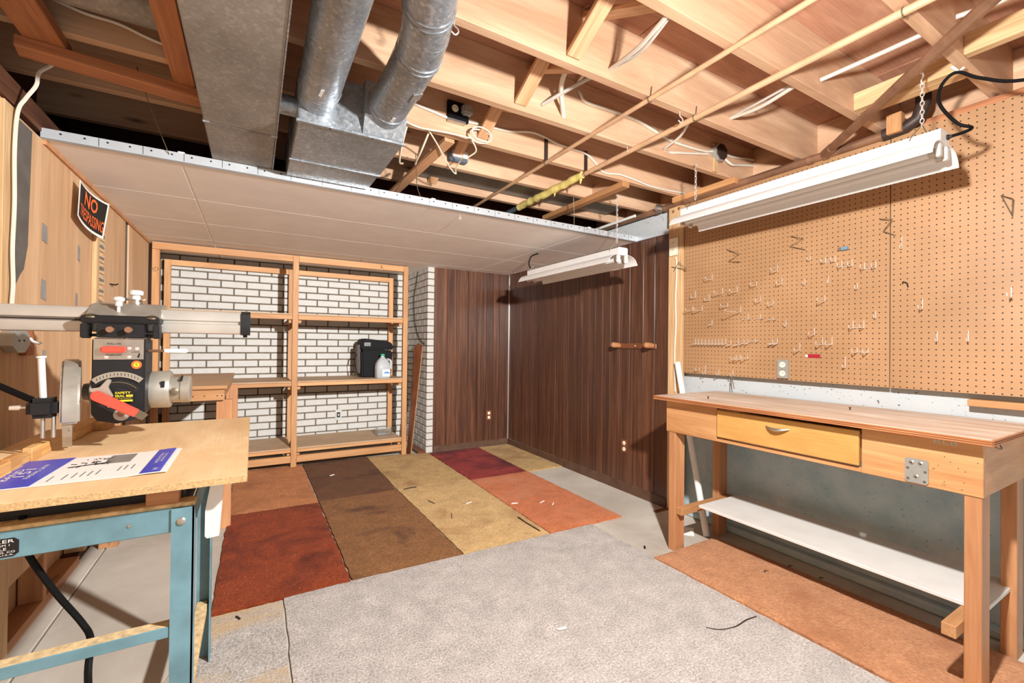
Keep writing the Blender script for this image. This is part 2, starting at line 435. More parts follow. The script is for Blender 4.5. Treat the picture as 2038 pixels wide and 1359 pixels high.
# ------------------------------------------------------------------ setting
WX = 2.75      # face of the panelled right wall
CW = 2.812      # face of the concrete right wall
LX = -0.80     # face of the left wall panel
CZ = 2.106     # underside of the dropped ceiling
JZ = 2.35      # underside of the joists
SZ = 2.595     # underside of the subfloor
BY = 5.52      # face of the brick wall

fl = struct('floor')
box('slab', (-0.745, -1.5, -0.12), (3.05, 5.75, 0.0), m_slab, fl, bev=0.004)
box('slab', (-1.05, -1.5, -0.12), (-0.751, 5.75, 0.0), m_slab, fl, bev=0.004)

# right wall: concrete foundation, sill and rim
wr = struct('wall_right')
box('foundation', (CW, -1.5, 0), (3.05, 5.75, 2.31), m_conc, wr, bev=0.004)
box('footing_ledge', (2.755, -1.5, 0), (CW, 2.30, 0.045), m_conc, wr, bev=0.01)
box('sill_plate', (CW - 0.02, -1.5, 2.31), (3.05, 5.75, JZ), m_brown2x4, wr)
box('rim_joist', (2.95, -1.5, JZ), (2.99, 5.75, SZ), m_joist, wr)

# right wall: dark panelling, plank by plank
def planks(owner, cuts, fixed, axis, z0, z1, t=0.012, back=0.006):
    for a, b_ in zip(cuts[:-1], cuts[1:]):
        a_, c_ = min(a, b_) + 0.0018, max(a, b_) - 0.0018
        if axis == 'y': box('plank', (fixed, a_, z0), (fixed + t, c_, z1), m_panel, owner, bev=0.0015, grain=2)
        else: box('plank', (a_, fixed, z0), (c_, fixed + t, z1), m_panel, owner, bev=0.0015, grain=2)
wp = struct('wall_right_panelled')
box('backing', (WX + 0.009, 2.33, 0), (CW - 0.001, 4.80, CZ + 0.01), m_groove, wp, bev=0)
planks(wp, [4.80, 4.589, 4.429, 4.31, 4.181, 4.04, 3.897, 3.80, 3.694, 3.58, 3.471, 3.36, 3.259, 3.169, 3.07, 2.974, 2.856, 2.738, 2.587, 2.468, 2.33], WX, 'y', 0.0, CZ)
g = G(); g.box((WX - 0.006, 4.790, 0.07), (WX + 0.002, 4.798, CZ)); tag(g.obj('corner_bead', m_bright, wp), 'thin pale corner bead')
br = struct('baseboard_right')
G().prism([(WX, 2.335, 0), (WX - 0.014, 2.335, 0), (WX - 0.010, 2.335, 0.07), (WX, 2.335, 0.078)], (0, 2.43, 0)).obj('baseboard', m_basebrd, br)

wbp = struct('wall_back_panelled')
PY = 4.80
box('backing', (1.775, PY + 0.009, 0), (2.80, PY + 0.06, CZ + 0.01), m_groove, wbp, bev=0)
planks(wbp, [1.772, 1.93, 2.046, 2.194, 2.31, 2.437, 2.53, 2.616, WX], PY, 'x', 0.0, CZ)
bb = struct('baseboard_back')
G().prism([(1.775, PY, 0), (1.775, PY - 0.014, 0), (1.775, PY - 0.010, 0.07), (1.775, PY, 0.078)], (WX - 1.776, 0, 0)).obj('baseboard', m_basebrd, bb)

# brick wall behind the shelves and the brick pier, brick by brick
BL, BH, JT = 0.232, 0.0757, 0.0115
def brick_obj(owner, lo, hi):
    return box('brick', lo, hi, m_brick, owner, bev=0.004)
wb = struct('wall_back')
box('mortar_bed', (-1.0, BY + 0.012, 0), (1.80, BY + 0.2, CZ + 0.04), m_mortar, wb, bev=0)
rows = []
for r_ in range(27):
    z0 = 0.066 + r_ * BH; z1 = min(z0 + BH - JT, CZ)
    x = -0.80 + (0.040 if r_ % 2 else 0.156) - BL
    while x < 1.69:
        a_, c_ = max(x, -0.80), min(x + BL - JT, 1.69)
        if c_ - a_ > 0.03: rows.append(((a_, BY, z0), (c_, BY + 0.03, z1)))
        x += BL
vis = [q for q in rows if not (q[0][2] < 0.85 and q[1][0] < -0.05)]   # those in the photo's view
hid = [q for q in rows if q not in vis]
vis.sort(key=lambda q: q[0][2])
for q in vis[:300]: brick_obj(wb, *q)
g = G()
for q in hid + vis[300:]: g.box(*q)
tag(g.obj('low_brick_courses', m_brick, wb, smooth=False), kind='stuff')

wc = struct('wall_brick_pier')
CXL, CYF = 1.69, 4.793
box('mortar_core', (CXL + 0.010, CYF + 0.010, 0), (1.80, BY + 0.02, CZ + 0.03), m_mortar, wc, bev=0)
for r_ in range(28):
    z0 = 0.008 + r_ * BH; z1 = min(z0 + BH - JT * 0.8, CZ)
    if z1 - z0 < 0.02: continue
    head = 0.075 if r_ % 2 else 0.16
    brick_obj(wc, (CXL, CYF, z0), (1.768, CYF + head, z1))
    y = CYF + head + 0.009
    while y < BY - 0.02:
        c_ = min(y + 0.165, BY)
        if c_ - y > 0.03: brick_obj(wc, (CXL, y, z0), (CXL + 0.02, c_, z1))
        y += 0.174

# left wall: stud frame with an old panel on it
wl = struct('wall_left')
for y in (2.32, 3.39, 4.12, 4.86):
    box('stud', (-0.90, y, 0.045), (LX - 0.012, y + 0.045, 2.13), m_stud, wl)
box('stud', (-0.86, 2.33, 0.0), (LX + 0.004, 2.43, 2.12), m_stud, wl)
box('stud', (-0.90, 2.83, 0.045), (LX - 0.016, 2.87, 0.62), m_leg, wl)
box('stud', (-0.90, 1.55, 0.0), (LX - 0.012, 1.60, 2.12), m_stud, wl)
box('bottom_plate', (-0.905, 1.2, 0.0), (LX - 0.018, 3.33, 0.045), m_leg, wl)
box('bottom_plate', (-0.905, 3.36, 0.0), (LX - 0.03, 5.5, 0.045), m_darkjoist, wl)
box('back_sheathing', (-0.935, -1.5, 0.0), (-0.906, 5.55, 2.2), m_wallply, wl, grain=2)
box('panel_sheet', (LX - 0.010, 2.432, 0.285), (LX, 4.125, CZ + 0.0), m_wallply, wl, grain=2)
box('panel_sheet', (LX - 0.010, 4.225, 0.285), (LX, 4.93, CZ), m_wallply, wl, grain=2)
box('panel_gap', (LX - 0.016, 4.12, 0.285), (LX - 0.010, 4.23, CZ), m_slate, wl)
box('corner_post', (LX - 0.010, 4.93, 0.0), (LX + 0.004, 5.10, CZ), m_darkjoist, wl, grain=2)
box('batten', (LX, 3.375, 0.30), (LX + 0.022, 3.425, 1.84), m_stud, wl)
tag(G().prism([(LX + 0.001, 2.432, CZ - 0.012), (LX + 0.001, 2.57, CZ - 0.012), (LX + 0.001, 2.548, 1.62), (LX + 0.001, 2.515, 1.52), (LX + 0.001, 2.49, 1.50), (LX + 0.001, 2.436, 1.44)], (0.0015, 0, 0)).obj('grey_backing', m_slate, wl, smooth=False), 'dark grey torn strip')
for (y0, y1, z0, z1) in ((2.688, 2.745, 1.672, 1.742), (2.688, 2.745, 1.42, 1.498), (2.712, 2.755, 1.11, 1.19), (3.14, 3.175, 1.66, 1.73), (2.70, 2.75, 0.96, 1.02), (2.60, 2.645, 0.93, 1.0), (3.12, 3.15, 1.42, 1.48)):
    G().prism([(LX + 0.001, y0, z0), (LX + 0.001, y1, z0 - 0.008), (LX + 0.001, y1 - 0.006, z1), (LX + 0.001, y0 + 0.004, z1 + 0.006)], (0.0015, 0, 0)).obj('tape_patch', m_tape, wl, smooth=False)
box('top_plate', (-0.95, -1.5, 2.13), (LX + 0.004, 5.5, 2.225), m_darkjoist, wl)
box('upper_sheathing', (-0.97, -1.5, 2.225), (-0.92, 5.5, SZ), m_darkjoist, wl)
box('corner_brace', (-0.90, 1.9, 2.20), (-0.83, 2.38, 2.255), m_stud, wl)

# dropped ceiling
dc = struct('ceiling_dropped')
xs = [LX, -0.314, 0.968, 2.236, WX]; ys = [2.662, 3.31, 3.955, 4.60, 4.80, BY]
for i in range(4):
    for j in range(5):
        if j == 4 and i == 3: continue
        x1 = xs[i + 1] if not (j == 4 and i == 2) else 1.70
        box('tile', (xs[i] + 0.003, ys[j] + (0.003 if j != 4 else -0.003), CZ), (x1 - 0.003, ys[j + 1] - (0.003 if j != 3 else -0.003), CZ + 0.014), m_tile, dc, bev=0.003)
for x in xs[1:4]:
    box('grid_bar', (x - 0.013, 2.66, CZ + 0.004), (x + 0.013, 4.80, CZ + 0.05), m_tile, dc, bev=0)
for y in ys[1:4]:
    box('grid_bar', (LX, y - 0.012, CZ + 0.004), (WX, y + 0.012, CZ + 0.03), m_tile, dc, bev=0)
et = G(); et.box((LX, 2.655, CZ - 0.002), (WX, 2.658, CZ + 0.042)); et.box((LX, 2.655, CZ - 0.003), (WX, 2.68, CZ))
et = et.obj('edge_trim', m_edge, dc, smooth=False)
sl = G()
for i in range(46):
    x = -0.74 + i * 0.0775; sl.box((x, 2.6535, CZ + 0.024), (x + 0.007, 2.6552, CZ + 0.031))
    if i % 2: sl.box((x + 0.05, 2.6535, CZ + 0.004), (x + 0.0515, 2.6552, CZ + 0.042))
tag(sl.obj('trim_slots', m_ink, et, smooth=False), kind='stuff')
et2 = G(); et2.box((WX - 0.003, 2.335, CZ - 0.002), (WX, 2.66, CZ + 0.038)); et2.box((WX - 0.02, 2.335, CZ - 0.002), (WX, 2.66, CZ + 0.001)); et2.obj('wall_angle', m_edge, dc, smooth=False)
et3 = G(); et3.box((LX, 2.68, CZ - 0.02), (LX + 0.012, 4.93, CZ)); et3.obj('wall_moulding', m_leg, dc, smooth=False)

# open ceiling: subfloor sheets, joists, bridging
ce = struct('ceiling')
for i, (x0, x1) in enumerate(((-1.0, 0.22), (0.225, 1.44), (1.445, 2.66), (2.665, 3.05))):
    for j, (y0, y1) in enumerate(((-1.5, 0.61), (0.615, 1.83), (1.835, 4.2), (4.205, 5.75))):
        box('subfloor_sheet', (x0, y0, SZ), (x1, y1, SZ + 0.02), m_subfloor, ce, grain=0)
# near faces of the joists
JY = [0.99 + 0.402 * (k - 5) for k in range(16)]
for k, y in enumerate(JY):
    box('joist', (-0.92, y, JZ), (2.95, y + 0.04, SZ), m_joist if y < 3.2 else m_darkjoist, ce)
for k in range(len(JY) - 1):
    if not (0.1 < JY[k] < 2.9): continue
    y0, y1 = JY[k] + 0.04, JY[k + 1]
    beam('bridging_brace', (1.075, y1 - 0.002, JZ + 0.03), (1.075, y0 + 0.002, SZ - 0.03), 0.065, 0.02, m_brace, ce, upv=(0, 1, 1))
    beam('bridging_brace', (1.15, y0 + 0.002, JZ + 0.03), (1.15, y1 - 0.002, SZ - 0.03), 0.065, 0.02, m_brace, ce, upv=(0, -1, 1))
box('blocking', (2.42, JY[4] + 0.04, JZ + 0.005), (2.46, JY[5], JZ + 0.085), m_stud, ce)
box('blocking', (2.46, JY[4] + 0.04, JZ + 0.005), (2.52, JY[5], JZ + 0.045), m_stud, ce)
box('blocking', (2.31, JY[3] + 0.04, JZ + 0.005), (2.35, JY[4], JZ + 0.085), m_stud, ce)
box('blocking', (2.69, 1.76, JZ - 0.04), (2.77, 2.26, JZ), m_pine, ce)
box('blocking', (2.13, JY[8], JZ - 0.038), (2.19, 3.16, JZ), m_pine, ce)
box('blocking', (2.205, JY[8] + 0.04, JZ + 0.01), (2.245, JY[9], JZ + 0.09), m_joist, ce)
box('blocking', (2.70, 0.905, JZ - 0.05), (2.745, 0.965, JZ + 0.045), m_pine, ce, grain=2)
beam('blocking', (-0.745, 2.255, 2.29), (-0.05, 2.365, 2.29), 0.088, 0.04, m_brown2x4, ce)
box('blocking', (-0.72, 1.0, 2.31), (-0.61, 2.30, 2.35), m_brown2x4, ce)
box('blocking', (-0.30, 1.0, 2.31), (-0.226, 2.33, 2.35), m_brown2x4, ce)
beam('blocking', (0.805, 3.0, 2.262), (0.905, 2.245, 2.345), 0.06, 0.022, m_brace, ce)
# end post of the panelled wall
ps = struct('trim_post')
box('post', (2.735, 2.205, 0.0), (2.775, 2.325, 2.305), m_stud, ps)
for z in (2.26, 2.27):
    G().lathe((2.735, 2.285 if z < 2.265 else 2.235, z), (-1, 0, 0), [(0, 0.012), (0.001, 0.011)], 10).obj('nail_head', m_bolt, ps)

# ------------------------------------------------------------------ carpets
def carpet(name, quad, t, mat, label, group=None, n=(18, 30), z=0.0, fray=0.0035):
    """quad: near-left, near-right, far-right, far-left on the floor"""
    a, b_, c, d = [V((p[0], p[1], 0)) for p in quad]
    rn = random.Random(len(label) * 31 + int(quad[0][0] * 100))
    nx, ny = n; vs = []; fs = []
    for j in range(ny + 1):
        for i in range(nx + 1):
            u, v_ = i / nx, j / ny
            p = (a * (1 - u) + b_ * u) * (1 - v_) + (d * (1 - u) + c * u) * v_
            e = i in (0, nx) or j in (0, ny)
            p += V((rn.uniform(-fray, fray), rn.uniform(-fray, fray), 0)) * (1 if e else 0.5)
            vs.append((p.x, p.y, z + (t * 0.72 if e else t + rn.uniform(-0.0015, 0.0015))))
    m_ = nx + 1
    for j in range(ny):
        for i in range(nx): fs.append((j * m_ + i, j * m_ + i + 1, (j + 1) * m_ + i + 1, (j + 1) * m_ + i))
    ring = [i for i in range(m_)] + [j * m_ + nx for j in range(1, ny + 1)] + [ny * m_ + i for i in range(nx - 1, -1, -1)] + [j * m_ for j in range(ny - 1, 0, -1)]
    base = len(vs)
    for i in ring: vs.append((vs[i][0], vs[i][1], z + 0.0002))
    L = len(ring)
    for i in range(L): fs.append((ring[i], base + i, base + (i + 1) % L, ring[(i + 1) % L]))
    g = G(); g.add(vs, fs)
    return tag(g.obj(name, mat), label, 'carpet', group)
gp = 'carpet squares laid edge to edge'
carpet('carpet_square', ((-0.149, 2.395), (0.452, 2.395), (0.447, 3.69), (-0.138, 3.70)), 0.016, m_crust, 'rust red carpet square nearest the blue saw stand', gp)
carpet('carpet_square', ((0.460, 2.398), (1.072, 2.392), (1.054, 3.708), (0.455, 3.712)), 0.016, m_cbrown, 'medium brown stained carpet square beside the rust red one', gp)
carpet('carpet_square', ((1.080, 2.39), (1.685, 2.38), (1.706, 3.645), (1.062, 3.712)), 0.016, m_ctan, 'pale tan carpet square between brown and orange squares', gp)
carpet('carpet_square', ((1.693, 2.382), (2.310, 2.365), (2.314, 3.648), (1.716, 3.652)), 0.016, m_corange, 'bright orange carpet square nearest the dark panelled wall', gp)
carpet('carpet_square', ((-0.138, 3.708), (0.446, 3.695), (0.437, 4.93), (-0.14, 4.95)), 0.014, m_cotan, 'copper tan carpet square in front of the left shelf bay', gp)
carpet('carpet_square', ((0.455, 3.72), (1.052, 3.716), (1.066, 4.93), (0.445, 4.94)), 0.014, m_cdark, 'dark brown carpet square in front of the right shelf bay', gp)
carpet('carpet_square', ((1.060, 3.72), (1.708, 3.652), (1.712, 4.80), (1.072, 4.925)), 0.014, m_ctan2, 'olive tan carpet square at the foot of the brick pier', gp)
carpet('carpet_square', ((1.717, 3.66), (2.311, 3.656), (2.328, 4.765), (1.722, 4.765)), 0.014, m_cburg, 'burgundy carpet square against the back panelling', gp)
carpet('carpet_square', ((2.318, 3.655), (2.730, 3.64), (2.733, 4.765), (2.336, 4.765)), 0.014, m_ctan2, 'mottled tan carpet square in the panelled corner', gp)
carpet('area_rug', ((0.136, 0.2), (2.045, 0.2), (2.024, 2.362), (0.141, 2.405)), 0.013, m_cgrey, 'large light grey flecked rug across the foreground', n=(34, 40))
carpet('carpet_offcut', ((-0.30, 1.90), (0.130, 1.90), (0.134, 2.385), (-0.149, 2.388)), 0.009, m_cgrey2, 'small stained grey carpet offcut left of the grey rug', n=(14, 14))
carpet('carpet_offcut', ((-0.72, 0.6), (0.130, 0.6), (0.130, 1.89), (-0.46, 1.885)), 0.009, m_cgrey2, 'grey carpet offcut lying under the blue saw stand', n=(14, 20))
carpet('carpet_runner', ((2.052, 0.35), (2.62, 0.35), (2.575, 1.80), (2.022, 1.80)), 0.026, m_crun, 'clay orange carpet runner lying under the workbench', n=(16, 40))
# ------------------------------------------------------------------ small fittings used often
def outlet(name, c, nrm, mat_plate, mat_body, label, pw=0.073, ph=0.118, t=0.006, depth=0.0, cat='outlet'):
    """duplex receptacle on a vertical face; c = centre on the wall, nrm = outward normal"""
    c, n_ = V(c), V(nrm); s = V((0, 0, 1)).cross(n_).normalized()
    t_ = thing(name, c, label, cat)
    def bx(nm, o, hw, hh, d0, d1, mat, p, bev=0.0):
        g = G(); q = c + s * o[0] + V((0, 0, o[1]))
        poly = [q + n_ * d0 + s * a * hw + V((0, 0, b_ * hh)) for a, b_ in ((-1, -1), (1, -1), (1, 1), (-1, 1))]
        return g.prism(poly, n_ * (d1 - d0)).obj(nm, mat, p, smooth=False, bev=bev)
    if depth: bx('box', (0, 0), pw * 0.48, ph * 0.48, 0, depth, m_boxsteel, t_)
    bx('plate', (0, 0), pw / 2, ph / 2, depth, depth + t, mat_plate, t_, bev=0.0018)
    for dz in (0.026, -0.026):
        f = G().lathe(c + V((0, 0, dz)) + n_ * (depth + t), n_, [(0, 0.0175), (0.003, 0.0165)], 14).obj('receptacle', mat_body, t_)
        for o in (-0.006, 0.006): bx('slot', (o, dz + 0.003), 0.0011, 0.0045, depth + t + 0.0028, depth + t + 0.0036, m_ink, f)
    G().lathe(c + n_ * (depth + t), n_, [(0, 0.004), (0.0015, 0.003)], 8).obj('screw', m_steel, t_)
    return t_
NX, NYm = (-1, 0, 0), (0, -1, 0)
outlet('wall_outlet', (WX, 2.787, 0.384), NX, m_walnut, m_ivory, 'brown outlet with ivory sockets low on the long panelled wall')
outlet('wall_outlet', (2.482, PY, 0.378), NYm, m_walnut, m_ivory, 'brown outlet low on the short back panelling')
outlet('wall_outlet', (2.757, 1.478, 1.11), NX, m_boxsteel, m_ivory, 'grey steel outlet box at the pegboard edge above the bench', pw=0.064, ph=0.112, depth=0.012)
outlet('wall_outlet', (2.735, 2.268, 1.988), NX, m_ivory, m_ivory, 'ivory outlet high on the bare post beside the pegboard', pw=0.078, ph=0.132, depth=0.01)
# switch plate on the brick
t_ = thing('wall_switch', (0.87, BY, 0.395), 'dark switch in a steel plate on the white brick', 'switch')
G().box((0.835, BY - 0.008, 0.335), (0.905, BY, 0.455)).obj('plate', m_boxsteel, t_, smooth=False)
sw = G().box((0.852, BY - 0.012, 0.365), (0.888, BY - 0.008, 0.425)).obj('recess', m_ink, t_, smooth=False)
G().box((0.862, BY - 0.018, 0.385), (0.878, BY - 0.012, 0.405)).obj('toggle', m_steel, sw, smooth=False)

# ------------------------------------------------------------------ workbench
wbn = thing('workbench', (2.18, 1.2, 0), 'long wooden workbench with a wide drawer under the pegboard', 'workbench')
BT = 0.935
top = box('top', (2.155, 0.475, BT - 0.022), (2.785, 1.935, BT), m_benchtop, wbn, bev=0.003)
for z in (BT - 0.020, BT - 0.0125, BT - 0.005):
    box('edge_ply', (2.150, 0.472, z - 0.003), (2.1555, 1.937, z + 0.003), m_plyedge, top, bev=0.001)
    box('edge_ply', (2.155, 0.470, z - 0.003), (2.785, 0.4755, z + 0.003), m_plyedge, top, bev=0.001)
zt, zb = BT - 0.022, 0.718
box('apron', (2.2100, 1.540, zb), (2.2300, 1.885, zt), m_bench, wbn)
box('apron', (2.2100, 0.508, zb), (2.2300, 0.868, zt), m_bench, wbn)
box('apron', (2.2130, 0.868, zb), (2.2300, 1.540, zb + 0.02), m_bench, wbn)
box('apron', (2.2300, 0.508, zb), (2.74, 0.528, zt), m_bench, wbn)
box('apron', (2.2300, 1.865, zb), (2.74, 1.885, zt), m_bench, wbn)
box('apron', (2.72, 0.528, zb), (2.74, 1.865, zt), m_bench, wbn)
dr = box('drawer', (2.1980, 0.874, 0.746), (2.2160, 1.533, 0.893), m_drawer, wbn, bev=0.003)
box('drawer_box', (2.2160, 0.89, 0.752), (2.60, 1.52, 0.87), m_drawer, dr)
g = G(); ring = []
for i in range(13):
    u = i / 12 * 2 - 1
    g_ = 0.020 * (1 - u * u)
    ring.append((2.1960 - 0.004 - g_ * 0.9, 1.205 + u * 0.055, 0.852 - g_ * 0.45))
tag(g.tube(ring, [0.002 + 0.005 * (1 - (i / 6 - 1) ** 2) for i in range(13)], 8).obj('handle', m_steel, dr), 'chrome cup handle')
for y in (0.512, 1.822):
    for x in (2.215, 2.64):
        leg = box('leg', (x, y, 0.0), (x + 0.088, y + 0.046, zt - 0.005), m_leg, wbn)
box('shelf_rail', (2.2300, 1.782, 0.222), (2.735, 1.822, 0.266), m_pine, wbn)
box('shelf_rail', (2.14, 0.558, 0.222), (2.735, 0.598, 0.266), m_pine, wbn)
box('lower_shelf', (2.335, 0.53, 0.267), (2.745, 1.745, 0.283), m_shelfwhite, wbn, bev=0.002)
pl = G().prism([(2.2090, 0.716, 0.724), (2.2090, 0.660, 0.724), (2.2090, 0.653, 0.731), (2.2090, 0.653, 0.810), (2.2090, 0.660, 0.818), (2.2090, 0.716, 0.818), (2.2090, 0.723, 0.810), (2.2090, 0.723, 0.731)], (-0.004, 0, 0)).obj('mounting_plate', m_boxsteel, wbn, smooth=False)
tag(pl, 'galvanised mounting plate')
for (y, z, r_) in ((0.702, 0.80, 0.006), (0.675, 0.80, 0.006), (0.688, 0.748, 0.006)):
    s_ = G().lathe((2.2050, y, z), (-1, 0, 0), [(0, r_ + 0.003), (0.002, r_)], 12).obj('screw', m_steel, pl)
    G().lathe((2.2030, y, z), (-1, 0, 0), [(0, r_ * 0.5), (0.0008, r_ * 0.45)], 8).obj('screw_recess', m_ink, pl)
for (y, z) in ((0.714, 0.778), (0.662, 0.772), (0.713, 0.738), (0.664, 0.735)):
    G().lathe((2.2048, y, z), (-1, 0, 0), [(0, 0.005), (0.0004, 0.005)], 10).obj('plate_hole', m_dull, pl)
text('chalk_mark', 'RLB', m_chalk, wbn, lambda u, v_: (2.2094, 0.606 - u * 0.066, 0.898 + v_ * 0.02))
rnb = random.Random(3)
for i in range(14):
    y, z = rnb.uniform(0.52, 0.66), rnb.uniform(0.73, 0.86)
    G().lathe((2.2100, y, z), (-1, 0, 0), [(0, 0.0016), (0.0005, 0.0016)], 6).obj('nail_hole', m_ink, wbn)
tag(G().tube(spline([(2.30, 0.507, 0.895), (2.31, 0.49, 0.885), (2.33, 0.489, 0.885), (2.335, 0.495, 0.895)], 4), 0.002, 6).obj('bent_nail', m_dull, wbn), 'rusty bent nail')

# ledger strip, PVC pipe, post cable beside the bench
o = box('wood_strip', (2.752, 0.30, 0.988), (CW, 0.684, 1.018), m_pine); tag(o, 'short pine strip fixed to the concrete right of the bench', 'wood strip')
o = G().tube([(2.575, 1.862, 0.0), (2.713, 2.218, 1.12)], 0.021, 16).obj('pvc_pipe', m_pvc); tag(o, 'white plastic pipe leaning on the concrete behind the bench', 'pipe')
cable('post_cable', [(2.729, 2.25, 1.91), (2.729, 2.243, 1.8), (2.729, 2.252, 1.6), (2.729, 2.247, 1.4), (2.729, 2.256, 1.2), (2.729, 2.25, 0.9)], 0.006, m_cable, 'cream cable running down the post below the ivory outlet')

# coat rack on the panelled wall
rk = thing('peg_rack', (WX, 2.65, 1.25), 'brown wooden two peg rack on the panelled wall', 'rack')
box('back_board', (WX - 0.016, 2.44, 1.216), (WX, 2.86, 1.262), m_walnut, rk, bev=0.006)
for y in (2.845, 2.475):
    G().lathe((WX - 0.016, y, 1.242), (-1, 0, 0.06), [(0, 0.020), (0.02, 0.022), (0.065, 0.024), (0.08, 0.020), (0.086, 0.008)], 16).obj('peg', m_leg, rk)
G().lathe((WX - 0.016, 2.66, 1.24), (-1, 0, 0), [(0, 0.006), (0.002, 0.004)], 10).obj('screw', m_bright, rk)

# ------------------------------------------------------------------ pegboard and what hangs on it
PBX = 2.757
def pegboard(y0, y1, label):
    t_ = thing('pegboard', (PBX, (y0 + y1) / 2, 1.042), label, 'pegboard')
    G().box((PBX, y0, 1.044), (PBX + 0.006, y1, 2.308)).obj('sheet', m_peg, t_, smooth=False)
    for z in (1.25, 1.65, 2.05):
        box('spacer', (PBX + 0.006, y0 + 0.02, z), (CW, y1 - 0.02, z + 0.03), m_pine, t_)
    return t_
pegboard(0.967, 2.195, 'left pegboard sheet full of wire hooks above the bench')
pegboard(-0.26, 0.963, 'right pegboard sheet with few hooks near the frame edge')
HK = [
 ('s', 2.099, 1.591, 1.639, 0.045, 'short peg hook near the left pegboard edge, upper of two beside it'),
 ('s', 1.987, 1.563, 1.609, 0.045, 'short peg hook second from the left pegboard edge'),
 ('s', 1.884, 1.600, 1.638, 0.09, 'long peg hook with slanting shadow left of the top centre pair'),
 ('s', 1.778, 1.601, 1.639, 0.08, 'long peg hook just right of another long hook, upper left board'),
 ('s', 1.648, 1.629, 1.656, 0.06, 'medium peg hook above the T shaped hooks'),
 ('s', 2.120, 1.498, 1.532, 0.08, 'leftmost long peg hook of the pair at the board edge'),
 ('s', 2.043, 1.496, 1.529, 0.085, 'right one of the two long peg hooks at the left board edge'),
 ('s', 1.753, 1.467, 1.507, 0.16, 'longest peg hook with the longest shadow on the pegboard'),
 ('s', 1.621, 1.525, 1.561, 0.055, 'medium peg hook, left of a stepped pair above the T hooks'),
 ('s', 1.543, 1.498, 1.535, 0.055, 'medium peg hook, right of a stepped pair above the T hooks'),
 ('t', 1.701, 1.419, 1.453, 0.03, 'T shaped wire hook, leftmost of three'),
 ('t', 1.622, 1.420, 1.451, 0.03, 'T shaped wire hook, middle of three'),
 ('t', 1.542, 1.410, 1.426, 0.03, 'T shaped wire hook, rightmost of three'),
 ('s', 1.465, 1.365, 1.405, 0.02, 'stubby peg hook right of the three T shaped hooks'),
 ('l', 1.962, 1.389, 1.426, 0.04, 'single ring hook above the long row of ring hooks')]
for q, y in enumerate((2.095, 2.071, 2.043, 2.015, 1.987, 1.961, 1.936, 1.910, 1.885, 1.858)):
    HK.append(('l', y, 1.256, 1.294, 0.04, ('leftmost', 'second', 'third', 'fourth', 'fifth', 'sixth', 'seventh', 'eighth', 'ninth', 'tenth')[q] + ' small ring hook from the left in the long row of ten'))
